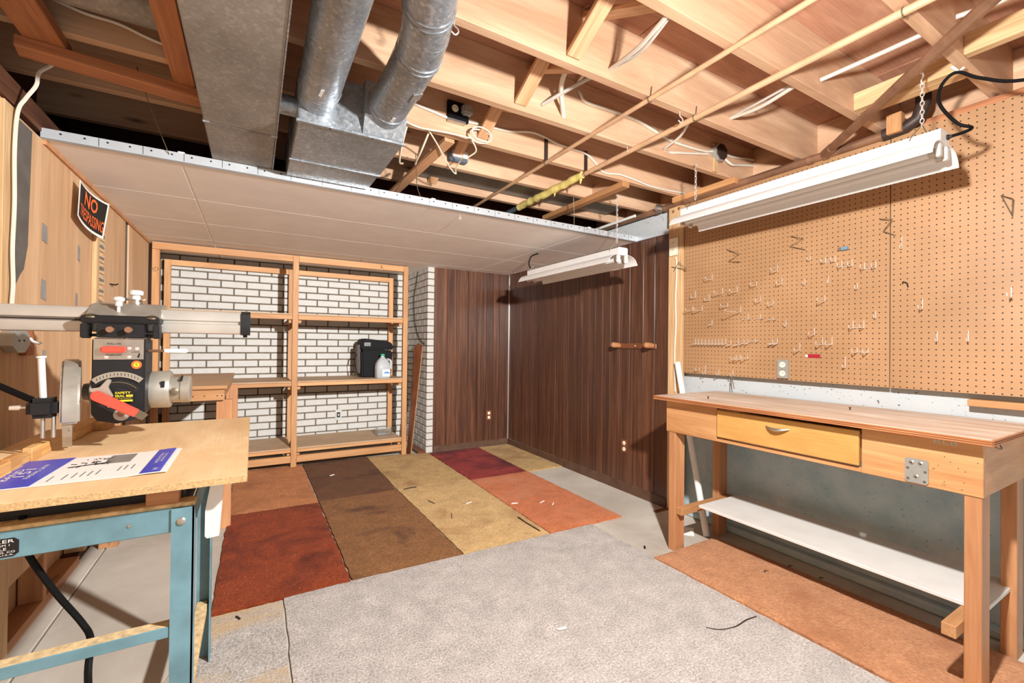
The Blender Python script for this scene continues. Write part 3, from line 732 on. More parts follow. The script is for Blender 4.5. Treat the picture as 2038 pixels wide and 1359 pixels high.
HK += [
 ('l', 1.822, 1.250, 1.286, 0.04, 'ring hook first after the row of ten'),
 ('l', 1.768, 1.251, 1.295, 0.04, 'ring hook second after the row of ten'),
 ('l', 1.729, 1.260, 1.292, 0.035, 'ring hook, left of a close pair right of the row'),
 ('l', 1.702, 1.260, 1.294, 0.035, 'ring hook, right of a close pair right of the row'),
 ('t', 1.650, 1.277, 1.294, 0.035, 'flat bar hook right of the ring hooks'),
 ('l', 1.543, 1.260, 1.293, 0.05, 'big ring hook, left of two above the steel outlet'),
 ('l', 1.516, 1.261, 1.295, 0.05, 'big ring hook, right of two above the steel outlet'),
 ('s', 1.387, 1.222, 1.269, 0.06, 'medium peg hook left above the maroon tag'),
 ('s', 1.781, 1.158, 1.189, 0.06, 'peg hook, leftmost of three below the ring hooks'),
 ('s', 1.753, 1.157, 1.189, 0.06, 'peg hook, middle of three below the ring hooks'),
 ('s', 1.704, 1.163, 1.191, 0.06, 'peg hook, rightmost of three below the ring hooks'),
 ('s', 1.846, 1.509, 1.533, 0.07, 'drooping peg hook left of the longest hook'),
 ('s', 2.062, 1.071, 1.085, 0.04, 'tiny peg hook in the lowest left pegboard holes'),
 ('s', 2.013, 1.048, 1.109, 0.03, 'tall curved hook hanging at the lower left pegboard edge'),
 ('s', 1.908, 1.048, 1.084, 0.03, 'small curved hook at the lower edge, second from the left'),
 ('s', 1.805, 1.048, 1.083, 0.03, 'small curved hook at the lower edge, nearest the outlet'),
 ('s', 1.335, 1.740, 1.770, 0.03, 'short peg hook left below the blue clip'),
 ('d', 1.232, 1.715, 1.747, 0.05, 'double peg hook directly below the blue clip'),
 ('d', 1.152, 1.678, 1.714, 0.05, 'double peg hook, left of two wide ones below the blue clip'),
 ('d', 1.048, 1.654, 1.689, 0.05, 'double peg hook, right of two wide ones near the sheet joint'),
 ('s', 1.362, 1.603, 1.639, 0.02, 'stubby peg hook in the middle of the left sheet'),
 ('s', 1.241, 1.598, 1.639, 0.01, 'flat peg hook close to the board, mid left sheet'),
 ('s', 1.103, 1.552, 1.585, 0.03, 'short peg hook below the wide double hooks'),
 ('s', 1.258, 1.498, 1.533, 0.08, 'long peg hook in the centre of the left sheet'),
 ('s', 1.023, 1.395, 1.432, 0.02, 'stubby peg hook next to the joint of the two sheets'),
 ('s', 1.310, 1.313, 1.352, 0.06, 'medium peg hook above the maroon tag'),
 ('d', 1.245, 1.258, 1.301, 0.07, 'long double peg hook right above the maroon tag'),
 ('d', 1.098, 1.346, 1.387, 0.05, 'fork shaped double hook right of centre on the left sheet'),
 ('d', 1.079, 1.218, 1.242, 0.06, 'low wide double hook below the fork shaped one'),
 ('s', 1.157, 1.135, 1.194, 0.03, 'tall short peg hook lowest on the left sheet, right of the outlet'),
 ('s', 0.839, 1.430, 1.478, 0.05, 'peg hook on the right sheet, nearest the joint'),
 ('s', 0.786, 1.275, 1.321, 0.02, 'straight peg hook on the right sheet, left of a level pair'),
 ('s', 0.682, 1.275, 1.323, 0.02, 'straight peg hook on the right sheet, right of a level pair'),
 ('s', 0.552, 1.460, 1.504, 0.06, 'rightmost peg hook near the picture edge'),
 ('s', 1.964, 1.705, 1.743, 0.07, 'peg hook alone under the lamp shadow, left side'),
 ('s', 1.517, 1.701, 1.746, 0.07, 'peg hook, upper of two right of the middle, under the shadow'),
 ('s', 1.490, 1.620, 1.664, 0.06, 'peg hook, lower of two right of the middle, under the shadow'),
 ('s', 0.918, 1.732, 1.795, 0.02, 'straight peg hook right of the sheet joint, below the bow hanger')]
WR = 0.0021
for k, y, z0, z1, L, lab in HK:
    x = PBX - 0.002; g = G()
    if k == 's':
        g.tube([(x + 0.006, y, z1), (x - 0.001, y, z1), (x - 0.001, y, z0 + 0.004), (x - 0.004, y, z0), (x - L, y, z0), (x - L - 0.003, y, z0 + 0.003), (x - L - 0.004, y, z0 + 0.016)], WR, 6)
    elif k == 'l':
        g.tube([(x - 0.001, y, z1), (x - 0.001, y, z0)], WR, 6); g.torus((x - L * 0.55, y, z0), (0, 0.35, 1), L * 0.5, WR, 14, 6, 0.45, (1, 0, 0))
    elif k == 't':
        g.tube([(x - 0.001, y, z1), (x - 0.001, y, z0)], WR, 6); g.tube([(x - L, y + 0.02, z0 - 0.002), (x - 0.004, y + 0.02, z0), (x - 0.004, y - 0.02, z0), (x - L, y - 0.02, z0 - 0.002)], WR, 6)
    else:
        for s_ in (-0.024, 0.024):
            g.tube([(x - 0.001, y + s_, z1), (x - 0.001, y + s_, z0), (x - L, y + s_, z0), (x - L - 0.003, y + s_, z0 + 0.018)], WR, 6)
        g.tube([(x - 0.002, y - 0.024, z0 + 0.002), (x - 0.002, y + 0.024, z0 + 0.002)], WR, 6)
    tag(g.obj('pegboard_hook', m_bright), lab, 'hook', 'wire hooks on the pegboard')
def hanger(pts, lab, mat=m_dull):
    tag(G().tube(pts, 0.0025, 6).obj('wire_hanger', mat), lab, 'hanger', 'bent wire hangers on the pegboard')
XB = PBX - 0.006
hanger([(XB, 1.852, 1.895), (XB - 0.03, 1.742, 1.845), (XB, 1.84, 1.812), (XB - 0.012, 1.752, 1.797)], 'V shaped wire hanger, leftmost under the lamp shadow', m_dull)
hanger([(XB, 1.441, 1.900), (XB - 0.03, 1.354, 1.868), (XB - 0.01, 1.44, 1.84), (XB, 1.360, 1.806)], 'V shaped wire hanger, middle of the left pegboard')
hanger([(XB, 1.006, 1.898), (XB - 0.03, 0.945, 1.880), (XB - 0.015, 0.987, 1.832), (XB, 0.943, 1.803)], 'bow shaped wire hanger at the joint of the sheets')
hanger([(PBX + 0.003, 0.582, 1.900), (XB, 0.582, 1.898), (XB - 0.02, 0.545, 1.872), (XB, 0.549, 1.802), (XB, 0.580, 1.893)], 'triangular wire hanger near the picture edge')
hanger([(2.728, 2.27, 1.805), (2.70, 2.20, 1.86), (2.72, 2.15, 1.80), (2.728, 2.29, 1.84)], 'bent wire hanger on the post beside the pegboard', m_dull)
hanger([(XB, 1.805, 1.055), (XB - 0.02, 1.80, 1.03), (XB - 0.03, 1.79, 0.965), (XB - 0.025, 1.775, 0.966), (XB - 0.015, 1.80, 1.035)], 'thin wire hanging from the lower edge of the pegboard')
t_ = thing('spring_clip', (PBX, 1.169, 1.776), 'small blue metal clip on the pegboard', 'clip')
G().box((PBX - 0.02, 1.145, 1.768), (PBX, 1.175, 1.786)).obj('body', m_bluemetal, t_, smooth=False, bev=0.002)
G().lathe((PBX - 0.012, 1.176, 1.778), (0, 1, 0), [(0, 0.008), (0.012, 0.008), (0.016, 0.004)], 12).obj('knob', m_steel, t_)
t_ = thing('label_tag', (PBX, 1.315, 1.192), 'maroon label strip with a white pin on the pegboard', 'label')
G().box((PBX - 0.002, 1.28, 1.182), (PBX - 0.0005, 1.345, 1.203)).obj('strip', m_maroon, t_, smooth=False)
G().lathe((PBX, 1.351, 1.192), (-1, 0, 0), [(0, 0.007), (0.004, 0.008), (0.007, 0.004)], 12).obj('pin', m_ivory, t_)
tag(G().tube([(PBX - 0.001, 0.894, 1.54), (PBX - 0.005, 0.898, 1.562), (PBX - 0.012, 0.91, 1.568), (PBX - 0.014, 0.912, 1.56)], 0.003, 6).obj('pegboard_hook', m_ink), 'small black curled hook just right of the sheet joint', 'hook', 'wire hooks on the pegboard')
# ------------------------------------------------------------------ shelving
sh = thing('shelving_unit', (0.35, 4.84, 0), 'open pine shelving frame in front of the white brick wall', 'shelving')
PX = (-0.737, 0.353, 1.453); SF, SB = 4.84, 5.49
for x in PX:
    box('post', (x - 0.026, SF, 0), (x + 0.026, SF + 0.045, 2.093 if x > 0 else 2.03), m_pine, sh)
    box('post', (x - 0.026, SB - 0.045, 0), (x + 0.026, SB, 2.04), m_pine, sh)
for x0, x1 in ((-0.763, 0.326), (0.380, 1.479)):
    box('rail', (x0, SF + 0.002, 2.032), (x1 if x1 < 1 else 1.427, SF + 0.04, 2.093), m_pine, sh)
    box('rail', (x0 if x0 > 0 else -0.711, SB - 0.04, 1.985), (x1 if x1 < 1 else 1.427, SB - 0.002, 2.04), m_pine, sh)
    xa, xb = (x0, x1) if x0 > 0 else (-0.711, x1)
    xb = 1.425 if xb > 1 else xb
    box('rail', (xa, SF + 0.004, 1.463), (xb, SF + 0.04, 1.506), m_pine, sh)
    box('rail', (xa, SF + 0.004, 0.806), (xb, SF + 0.04, 0.842), m_pine, sh)
    box('rail', (xa, SF + 0.004, 0.155), (xb, SF + 0.04, 0.188), m_pine, sh)
    box('rail', (xa, SF + 0.004, 0.056), (xb, SF + 0.04, 0.122), m_pine, sh)
    for z, mt in ((1.507, m_hardboard), (0.843, m_hardboard), (0.189, m_hardboard)):
        s_ = box('shelf_board', (xa, SF - 0.004, z), (xb, SB - 0.046, z + 0.014), mt, sh)
    for z in (1.43, 0.77, 0.12):
        for xc in (xa, xb):
            box('cleat', (xc - (0 if xc == xa else 0.03), SF + 0.046, z), (xc + (0.03 if xc == xa else 0), SB - 0.05, z + 0.036 if z > 0.5 else z + 0.034), m_pine, sh)
def scribble(name, c, s, parent, mat=m_ink, seed=1):
    r_ = random.Random(seed); g = G()
    for k in range(9):
        a = V((r_.uniform(-s, s), 0, r_.uniform(-s, s) * 0.8)); b_ = a + V((r_.uniform(-0.02, 0.02), 0, r_.uniform(-0.02, 0.02)))
        g.tube([V(c) + a, V(c) + b_], 0.0012, 4)
    return g.obj(name, mat, parent)
scribble('grade_stamp', (-0.737, SF - 0.001, 1.86), 0.018, sh, seed=4)
scribble('grade_stamp', (1.19, SF + 0.001, 2.062), 0.016, sh, seed=9)

# black cooler, water jug, clear box, leaning board, cord on the pier
ck = thing('portable_cooler', (1.17, 5.16, 0.857), 'black portable cooler standing on the middle shelf', 'cooler')
g = G().prism([(1.035, 5.04, 0.857), (1.355, 5.04, 0.857), (1.375, 5.04, 1.16), (1.025, 5.04, 1.16)], (0, 0.26, 0)); g.obj('body', m_black, ck, smooth=True, bev=0.018)
ld_ = G().prism([(1.02, 5.03, 1.165), (1.38, 5.03, 1.165), (1.375, 5.03, 1.225), (1.32, 5.03, 1.262), (1.06, 5.03, 1.29), (1.03, 5.03, 1.275)], (0, 0.28, 0)).obj('lid', m_black, ck, smooth=True, bev=0.014)
G().box((1.05, 5.018, 1.205), (1.12, 5.032, 1.245)).obj('latch', m_greyink, ld_, smooth=False, bev=0.004)
g = G().box((0.995, 5.10, 0.90), (1.03, 5.22, 1.22)).obj('cooling_module', m_ironpipe, ck, smooth=False, bev=0.008)
G().tube(spline([(0.995, 5.14, 1.12), (0.965, 5.10, 1.05), (0.975, 5.06, 0.95), (0.99, 5.03, 0.90), (0.985, 4.99, 0.868)], 5), 0.004, 6).obj('power_cord', m_black, ck)

jg = thing('water_jug', (1.225, 4.955, 0.857), 'translucent water jug with a green cap beside the cooler', 'jug')
jx, jy, jz = 1.235, 4.955, 0.8575
prof = [(0, 0.074), (0.012, 0.080), (0.11, 0.080), (0.155, 0.074), (0.19, 0.055), (0.215, 0.034), (0.228, 0.021), (0.245, 0.020)]
vs = []; fs = []; n = 24
for d_, r_ in prof:
    for k_ in range(n):
        t = 2 * math.pi * k_ / n; c_, s_ = math.cos(t), math.sin(t)
        q = 0.55 if d_ < 0.2 else 1.0
        vs.append((jx + r_ * math.copysign(abs(c_) ** q, c_), jy + r_ * 0.95 * math.copysign(abs(s_) ** q, s_), jz + d_))
for i in range(len(prof) - 1):
    for k_ in range(n): fs.append((i * n + k_, i * n + (k_ + 1) % n, (i + 1) * n + (k_ + 1) % n, (i + 1) * n + k_))
fs += [tuple(range(n - 1, -1, -1)), tuple((len(prof) - 1) * n + k_ for k_ in range(n))]
G().add(vs, fs).obj('bottle', m_jug, jg)
G().tube(spline([(jx + 0.05, jy - 0.02, jz + 0.205), (jx + 0.074, jy - 0.05, jz + 0.19), (jx + 0.078, jy - 0.06, jz + 0.14), (jx + 0.07, jy - 0.065, jz + 0.10)], 5), 0.012, 8).obj('handle', m_jug, jg)
G().lathe((jx, jy, jz + 0.243), (0, 0, 1), [(0, 0.025), (0.018, 0.025), (0.021, 0.021)], 16).obj('cap', m_green, jg)
lb = G().box((jx - 0.018, jy - 0.0795, jz + 0.02), (jx + 0.064, jy - 0.0765, jz + 0.095)).obj('label', m_paper, jg, smooth=False)
G().prism([(jx - 0.012, jy - 0.0802, jz + 0.052), (jx + 0.06, jy - 0.0802, jz + 0.05), (jx + 0.06, jy - 0.0802, jz + 0.062), (jx + 0.03, jy - 0.0802, jz + 0.074), (jx + 0.005, jy - 0.0802, jz + 0.066)], (0, 0.0006, 0)).obj('wave_print', plain('label_blue', (60, 120, 190), 0.5), lb, smooth=False)
o = G().box((1.20, 5.02, 0.2035), (1.36, 5.14, 0.213)).box((1.20, 5.02, 0.213), (1.205, 5.14, 0.29)).box((1.355, 5.02, 0.213), (1.36, 5.14, 0.29)).box((1.205, 5.02, 0.213), (1.355, 5.025, 0.29)).box((1.205, 5.135, 0.213), (1.355, 5.14, 0.29)).obj('clear_tray', m_glass, smooth=False)
tag(o, 'clear plastic tray on the lowest right shelf', 'tray')
lb_ = thing('leaning_board', (1.53, 4.86, 0), 'brown board leaning upright against the brick pier', 'board')
pb = [V((1.497, 4.875, 0.0)), V((1.512, 4.785, 0.0)), V((1.683, 4.93, 1.215)), V((1.655, 5.00, 1.245)), V((1.625, 5.045, 1.20))]
nn = (pb[1] - pb[0]).cross(pb[2] - pb[0]).normalized()
G().prism(pb, nn * 0.004).obj('board', m_walnut, lb_, smooth=False)
ed = [pb[1] + V((0.003, 0.004, 0)), pb[1] + V((0.012, 0.016, 0)), pb[2] + V((0.012, 0.016, 0)), pb[2] + V((0.003, 0.004, 0))]
tag(G().prism(ed, nn * 0.006).obj('raw_edge', m_stud, lb_, smooth=False), 'pale raw edge')
cable('pier_wire', [(1.688, 5.15, 2.10), (1.684, 5.20, 1.95), (1.684, 5.28, 1.8), (1.684, 5.26, 1.6), (1.684, 5.20, 1.45), (1.684, 5.05, 1.30), (1.684, 4.87, 1.235)], 0.004, m_ink, 'thin black wire hanging down the brick pier', cat='wire')
o = box('wood_scrap', (1.60, 4.80, 0.014), (1.686, 5.20, 0.034), m_walnut); tag(o, 'flat wood scrap on the carpet along the pier base', 'wood scrap')

# side bench at the left wall
sb_ = thing('side_bench', (-0.46, 3.45, 0), 'plywood topped side bench along the left wall before the shelves', 'bench')
box('top', (-0.785, 3.45, 0.932), (-0.145, 4.81, 0.952), m_hardboard, sb_)
box('top_edge', (-0.785, 3.443, 0.930), (-0.145, 3.45, 0.950), m_pine, sb_)
box('apron', (-0.78, 3.465, 0.855), (-0.16, 3.50, 0.931), m_pine, sb_)
box('apron', (-0.20, 3.50, 0.855), (-0.165, 4.80, 0.931), m_pine, sb_)
for x, y in ((-0.207, 3.501), (-0.78, 3.501), (-0.207, 4.72)):
    box('leg', (x, y, 0.0 if y < 4 else 0.0), (x + 0.09, y + 0.038, 0.854), m_leg, sb_)
for x in (-0.33, -0.27, -0.20, -0.175):
    G().lathe((x, 3.465, 0.885), (0, -1, 0), [(0, 0.004), (0.001, 0.004)], 8).obj('screw', m_ink, sb_)

# ------------------------------------------------------------------ left wall: sign, cards, cable, boxes
sg = thing('warning_sign', (-0.78, 3.18, 1.93), 'black no trespassing sign with orange letters on left wall', 'sign')
A_, B_, C_, D_ = V((-0.760, 3.0, 2.042)), V((-0.735, 3.405, 2.03)), V((-0.735, 3.29, 1.805)), V((-0.760, 2.975, 1.855))
def sgn(u, v_, off=0.0):     # u,v in 0..1, v up
    p = (D_ * (1 - u) + C_ * u) * (1 - v_) + (A_ * (1 - u) + B_ * u) * v_
    return p + V((-0.014 * 4 * u * (1 - u) + off, 0, -0.010 * 4 * u * (1 - u)))
def sheet(u0, u1, v0, v1, off, n=12):
    g = G(); vs = []; fs = []
    for k_ in (0, 1):
        for i in range(n + 1):
            for v_ in (v0, v1): vs.append(sgn(u0 + (u1 - u0) * i / n, v_, off + 0.0012 * k_))
    m_ = 2 * (n + 1)
    for i in range(n):
        a = 2 * i; fs += [(a, a + 1, a + 3, a + 2), (m_ + a, m_ + a + 2, m_ + a + 3, m_ + a + 1), (a, a + 2, m_ + a + 2, m_ + a), (a + 1, m_ + a + 1, m_ + a + 3, a + 3)]
    fs += [(0, m_, m_ + 1, 1), (m_ - 2, m_ - 1, 2 * m_ - 1, 2 * m_ - 2)]
    return g.add(vs, fs)
brd = sheet(0, 1, 0, 1, 0).obj('board', m_paper, sg)
sheet(0.045, 0.955, 0.06, 0.95, 0.0012).obj('field', m_ink, sg)
text('lettering', 'NO', m_orange, sg, lambda u, v_: sgn(0.46 + u * 0.46, 0.70 + v_ * 0.38, 0.005), bold=0.02)
text('lettering', 'TRESPASSING', m_orange, sg, lambda u, v_: sgn(0.50 + u * 0.86, 0.28 + v_ * 0.30, 0.005), bold=0.006)
for i in range(9):
    z = 2.0 - i * 0.066; r_ = random.Random(i)
    c_ = thing('paper_card', (LX, 3.54, z), ('topmost', 'second highest', 'third highest', 'fourth highest', 'middle', 'fourth lowest', 'third lowest', 'second lowest', 'lowest')[i] + ' small paper card in the column right of the sign', 'card', 'paper cards pinned in a column')
    dy = r_.uniform(-0.006, 0.006)
    G().prism([(LX + 0.001, 3.485 + dy, z - 0.028), (LX + 0.004, 3.60 + dy, z - 0.03), (LX + 0.006, 3.60 + dy, z + 0.026), (LX + 0.001, 3.485 + dy, z + 0.028)], (0.0015, 0, 0)).obj('card', m_card, c_, smooth=False)
    g = G()
    for q in range(5):
        yy = 3.50 + q * 0.018; g.box((LX + 0.0075, yy + dy, z - 0.012), (LX + 0.0082, yy + dy + 0.010, z + r_.uniform(0.0, 0.012)))
    g.obj('print', m_greyink, c_, smooth=False)
    G().lathe((LX + 0.006, 3.575 + dy, z + 0.02), (1, 0, 0), [(0, 0.004), (0.005, 0.003)], 8).obj('pin', m_red if i % 3 else m_bluemetal, c_)
cable('wall_cable', [(-0.66, 2.37, 2.345), (-0.696, 2.40, 2.31), (-0.73, 2.40, 2.27), (-0.737, 2.40, 2.219), (-0.765, 2.40, 2.16), (-0.783, 2.392, 2.10), (-0.785, 2.378, 1.95), (-0.785, 2.385, 1.75), (-0.785, 2.376, 1.58), (-0.785, 2.386, 1.45), (-0.785, 2.378, 1.36), (-0.785, 2.38, 1.2)], 0.0068, m_cable, 'thick white cable running down the left wall stud')
t_ = thing('junction_box', (-0.78, 2.39, 1.235), 'octagonal steel junction box on the left stud below the saw arm', 'box')
g = G(); oc = []
for k_ in range(8):
    a = math.pi / 8 + k_ * math.pi / 4; oc.append((LX + 0.005, 2.39 + 0.075 * math.cos(a), 1.235 + 0.05 * math.sin(a)))
G().prism(oc, (0.035, 0, 0)).obj('box', m_boxsteel, t_, smooth=False)
for y in (2.37, 2.41): G().lathe((LX + 0.04, y, 1.235), (1, 0, 0), [(0, 0.004), (0.002, 0.003)], 8).obj('screw', m_ink, t_)
t_ = thing('wood_block', (LX, 2.52, 1.23), 'small wood block with a white hook on the left wall', 'block')
box('block', (LX + 0.001, 2.49, 1.175), (LX + 0.022, 2.56, 1.285), m_brown2x4, t_)
G().tube([(LX + 0.022, 2.52, 1.245), (LX + 0.03, 2.52, 1.232), (LX + 0.045, 2.53, 1.222), (LX + 0.05, 2.535, 1.228)], 0.005, 6).obj('hook', m_white, t_)
for y, z, c_, lab in ((3.75, 1.60, m_ink, 'black nail left of the dark panel gap'), (4.18, 1.545, m_bluemetal, 'blue hook over the dark panel gap'), (4.42, 1.60, m_dull, 'nail right of the dark panel gap'), (4.60, 1.57, m_ivory, 'cream peg near the shelving corner')):
    tag(G().tube([(LX - 0.002, y, z), (LX + 0.03, y, z - 0.004), (LX + 0.036, y + 0.01, z + 0.004)], 0.005, 6).obj('wall_nail', c_), lab, 'nail')
o = G().tube([(LX + 0.012, 4.44, 1.60), (LX + 0.012, 4.45, 1.40)], 0.008, 6).obj('wood_stick', m_pine); tag(o, 'thin wooden stick hanging on the far left wall', 'stick')
# ------------------------------------------------------------------ radial arm saw on its stand
TZ = 0.88
st = thing('saw_stand', (-0.42, 1.9, 0), 'blue grey steel saw stand carrying the particleboard table', 'saw stand')
tt = box('tabletop', (-0.705, 1.398, TZ - 0.0185), (-0.012, 2.46, TZ - 0.0005), m_sawtop, st, bev=0.001)
box('table_edge', (-0.705, 1.396, TZ - 0.0180), (-0.012, 1.3985, TZ - 0.001), m_particle, tt, bev=0)
box('table_edge', (-0.0125, 1.398, TZ - 0.0180), (-0.010, 2.46, TZ - 0.001), m_particle, tt, bev=0)
box('under_frame', (-0.70, 1.50, 0.745), (-0.16, 2.40, TZ - 0.019), m_blackmetal, st)
box('end_block', (-0.235, 1.46, 0.806), (-0.165, 1.50, TZ - 0.019), m_leg, st)
box('dust_ledge', (-0.76, 1.455, 0.800), (-0.13, 1.505, 0.812), m_dust, st)
box('front_rail', (-0.78, 1.452, 0.738), (-0.178, 1.458, 0.802), m_bluesteel, st)
box('side_rail', (-0.140, 1.46, 0.738), (-0.134, 2.10, 0.802), m_bluesteel, st)
def angle_leg(x0, x1, y0, dy, parent):
    g = G(); g.box((x0, y0, 0.0), (x1, y0 + 0.004, 0.80)); s_ = 1 if dy > 0 else -1
    g.box((x1 - 0.004, min(y0, y0 + dy), 0.0), (x1, max(y0, y0 + dy), 0.80))
    return g.obj('leg', m_bluesteel, parent, smooth=False)
angle_leg(-0.180, -0.131, 1.447, 0.05, st); angle_leg(-0.180, -0.131, 2.106, -0.05, st)
angle_leg(-0.78, -0.735, 1.447, 0.05, st); angle_leg(-0.78, -0.735, 2.106, -0.05, st)
fr_ = box('lower_rail', (-0.78, 1.45, 0.466), (-0.18, 1.454, 0.494), m_bluesteel, st)
box('rail_flange', (-0.78, 1.454, 0.490), (-0.18, 1.490, 0.494), m_dust, st)
box('lower_rail', (-0.178, 1.47, 0.20), (-0.142, 2.10, 0.228), m_dust, st)
G().lathe((-0.158, 1.447, 0.766), (0, -1, 0), [(0, 0.010), (0.003, 0.010), (0.006, 0.006)], 12).obj('bolt', m_steel, st)
G().lathe((-0.265, 1.452, 0.772), (0, -1, 0), [(0, 0.005), (0.002, 0.004)], 8).obj('bolt', m_steel, st)
np_ = G().prism([(-0.62, 1.4518, 0.744), (-0.468, 1.4518, 0.744), (-0.460, 1.4518, 0.751), (-0.460, 1.4518, 0.779), (-0.468, 1.4518, 0.786), (-0.62, 1.4518, 0.786)], (0, -0.001, 0)).obj('name_plate', m_ink, st, smooth=False)
tag(np_, 'black maker plate')
text('lettering', 'BLACK & DECKER', m_paper, np_, lambda u, v_: (-0.540 + u * 0.145, 1.4505, 0.7795 + v_ * 0.0075))
text('lettering', 'FORM 1', m_paper, np_, lambda u, v_: (-0.490 + u * 0.030, 1.4505, 0.7705 + v_ * 0.0045))
text('lettering', 'TABLE', m_paper, np_, lambda u, v_: (-0.497 + u * 0.034, 1.4505, 0.7625 + v_ * 0.006))
text('lettering', 'MFG. CO', m_paper, np_, lambda u, v_: (-0.484 + u * 0.036, 1.4505, 0.7550 + v_ * 0.0045))
text('lettering', 'PA., U.S.A.', m_paper, np_, lambda u, v_: (-0.488 + u * 0.040, 1.4505, 0.7485 + v_ * 0.004))
g = G().prism([(-0.096, 1.475, 0.856), (-0.066, 1.475, 0.858), (-0.076, 1.475, 0.700), (-0.104, 1.475, 0.698), (-0.109, 1.475, 0.704), (-0.109, 1.475, 0.775)], (0, 0.03, 0))
tag(g.obj('white_bracket', m_white, st, smooth=False), 'white painted end bracket')
cable('power_cord', [(-0.47, 1.50, 0.82), (-0.465, 1.50, 0.742), (-0.42, 1.52, 0.62), (-0.37, 1.53, 0.52), (-0.345, 1.50, 0.485), (-0.335, 1.44, 0.44), (-0.33, 1.43, 0.33), (-0.33, 1.42, 0.03)], 0.0075, m_black, None, st, n=8)

# wooden fence on the table
fc = thing('saw_fence', (-0.56, 1.9, TZ), 'splintered wooden fence lying across the saw table', 'fence')
box('fence_board', (-0.575, 2.15, TZ), (-0.545, 2.45, TZ + 0.040), m_fence, fc)
box('fence_board', (-0.560, 2.35, TZ), (-0.50, 2.455, TZ + 0.028), m_fence, fc)
for i, (y0, y1, h_) in enumerate(((1.60, 1.70, 0.034), (1.70, 1.78, 0.040), (1.78, 1.83, 0.030), (1.83, 1.90, 0.042), (1.90, 1.985, 0.036))):
    box('fence_board' if i == 0 else 'splintered_piece', (-0.582 + 0.004 * (i % 2), y0, TZ), (-0.556 - 0.003 * (i % 3), y1, TZ + h_), m_fence, fc)

# manual
mn = thing('manual', (-0.40, 1.675, TZ), 'open saw manual with blue bands lying on the saw table', 'booklet')
def pg(u, v_, z): return V((-0.625 + u * 0.425, 1.520 + v_ * 0.306, TZ + 0.0005 + z + 0.004 * max(0, 1 - abs(u - 0.95) / 0.15)))
def page(u0, u1, v0, v1, z, mat, nm, parent, sk=0.0):
    g = G(); vs = []; fs = []; n = 10
    for k_ in (0, 1):
        for i in range(n + 1):
            u = u0 + (u1 - u0) * i / n
            vs += [pg(u, v0, z + k_ * 0.0008), pg(u + sk, v1, z + k_ * 0.0008)]
    m_ = 2 * (n + 1)
    for i in range(n):
        a = 2 * i; fs += [(a, a + 1, a + 3, a + 2), (m_ + a, m_ + a + 2, m_ + a + 3, m_ + a + 1), (a, a + 2, m_ + a + 2, m_ + a), (a + 1, m_ + a + 1, m_ + a + 3, a + 3)]
    fs += [(0, m_, m_ + 1, 1), (m_ - 2, m_ - 1, 2 * m_ - 1, 2 * m_ - 2)]
    return g.add(vs, fs).obj(nm, mat, parent)
page(0.0, 1.0, 0, 1, 0.0, m_paper, 'pages', mn); page(0.0, 0.985, 0.004, 0.996, 0.0012, m_paper, 'cover', mn)
page(0.10, 0.37, 0.005, 0.995, 0.0024, m_blue, 'blue_band', mn, 0.02); page(0.86, 0.965, 0.01, 0.99, 0.0024, m_blue, 'blue_band', mn)
page(0.60, 0.74, 0.58, 0.93, 0.0024, m_tape, 'grey_photo', mn)
def ptx(s, uc, vc, du, dv, mat=m_paper):      # writing that reads along +y
    text('lettering', s, mat, mn, lambda u, v_: pg(uc - v_ * du, vc + u * dv, 0.0036))
ptx('WOOD CUTTING', 0.155, 0.52, 0.03, 0.55); ptx('BAND', 0.20, 0.45, 0.035, 0.4); ptx('151', 0.245, 0.50, 0.05, 0.28); ptx('RADIAL SAW', 0.295, 0.52, 0.025, 0.5)
ptx('INSTRUCTION', 0.905, 0.56, 0.018, 0.42); ptx('MANUAL', 0.93, 0.58, 0.014, 0.36); ptx('H', 0.93, 0.10, 0.03, 0.06)
for i, (u_, v_) in enumerate(((0.42, 0.18), (0.48, 0.20), (0.52, 0.22), (0.555, 0.24), (0.59, 0.24), (0.625, 0.26), (0.72, 0.32), (0.75, 0.34), (0.785, 0.35))):
    page(u_, u_ + 0.006, v_ - 0.08, v_ + 0.08, 0.0024, m_greyink, 'fine_print', mn)
g = G(); r_ = random.Random(2)
for i in range(26):
    u_, v_ = r_.uniform(0.45, 0.62), r_.uniform(0.55, 0.85); a = pg(u_, v_, 0.003); b_ = pg(u_ + r_.uniform(-0.05, 0.05), v_ + r_.uniform(-0.05, 0.05), 0.003); g.tube([a, b_], 0.0009, 4)
g.tube([pg(0.43, 0.55, 0.003), pg(0.63, 0.63, 0.003)], 0.0014, 4); g.obj('saw_drawing', m_ink, mn)

# the saw
sw = thing('radial_arm_saw', (-0.40, 2.05, TZ), 'radial arm saw with steel arm and red levers over the table', 'radial saw')
AY = 2.05; A0, A1 = 1.268, 1.353
prof = []
for (y, z) in ((-0.048, 0.010), (-0.044, 0.002), (-0.030, -0.000), (0.030, 0.0), (0.046, 0.006), (0.048, 0.03), (0.048, 0.055), (0.046, 0.079), (0.030, 0.085), (-0.030, 0.085), (-0.044, 0.083), (-0.050, 0.074), (-0.050, 0.048), (-0.040, 0.044), (-0.040, 0.038), (-0.050, 0.034)):
    prof.append((-0.785, AY + y, A0 + z))
arm = G().prism(prof, (0.743, 0, 0)).obj('arm', m_armsteel, sw)
g = G().prism([(-0.044, AY + (p[1] - AY) * 1.06, A0 + 0.0425 + (p[2] - A0 - 0.0425) * 1.07) for p in prof[:10] + [prof[11], prof[15]]], (0.032, 0, 0)); g.obj('end_cap', m_blackmetal, sw, bev=0)
G().box((-0.78, AY - 0.0405, A0 + 0.037), (-0.485, AY - 0.0395, A0 + 0.0435)).obj('arm_groove', m_ironpipe, arm, smooth=False)
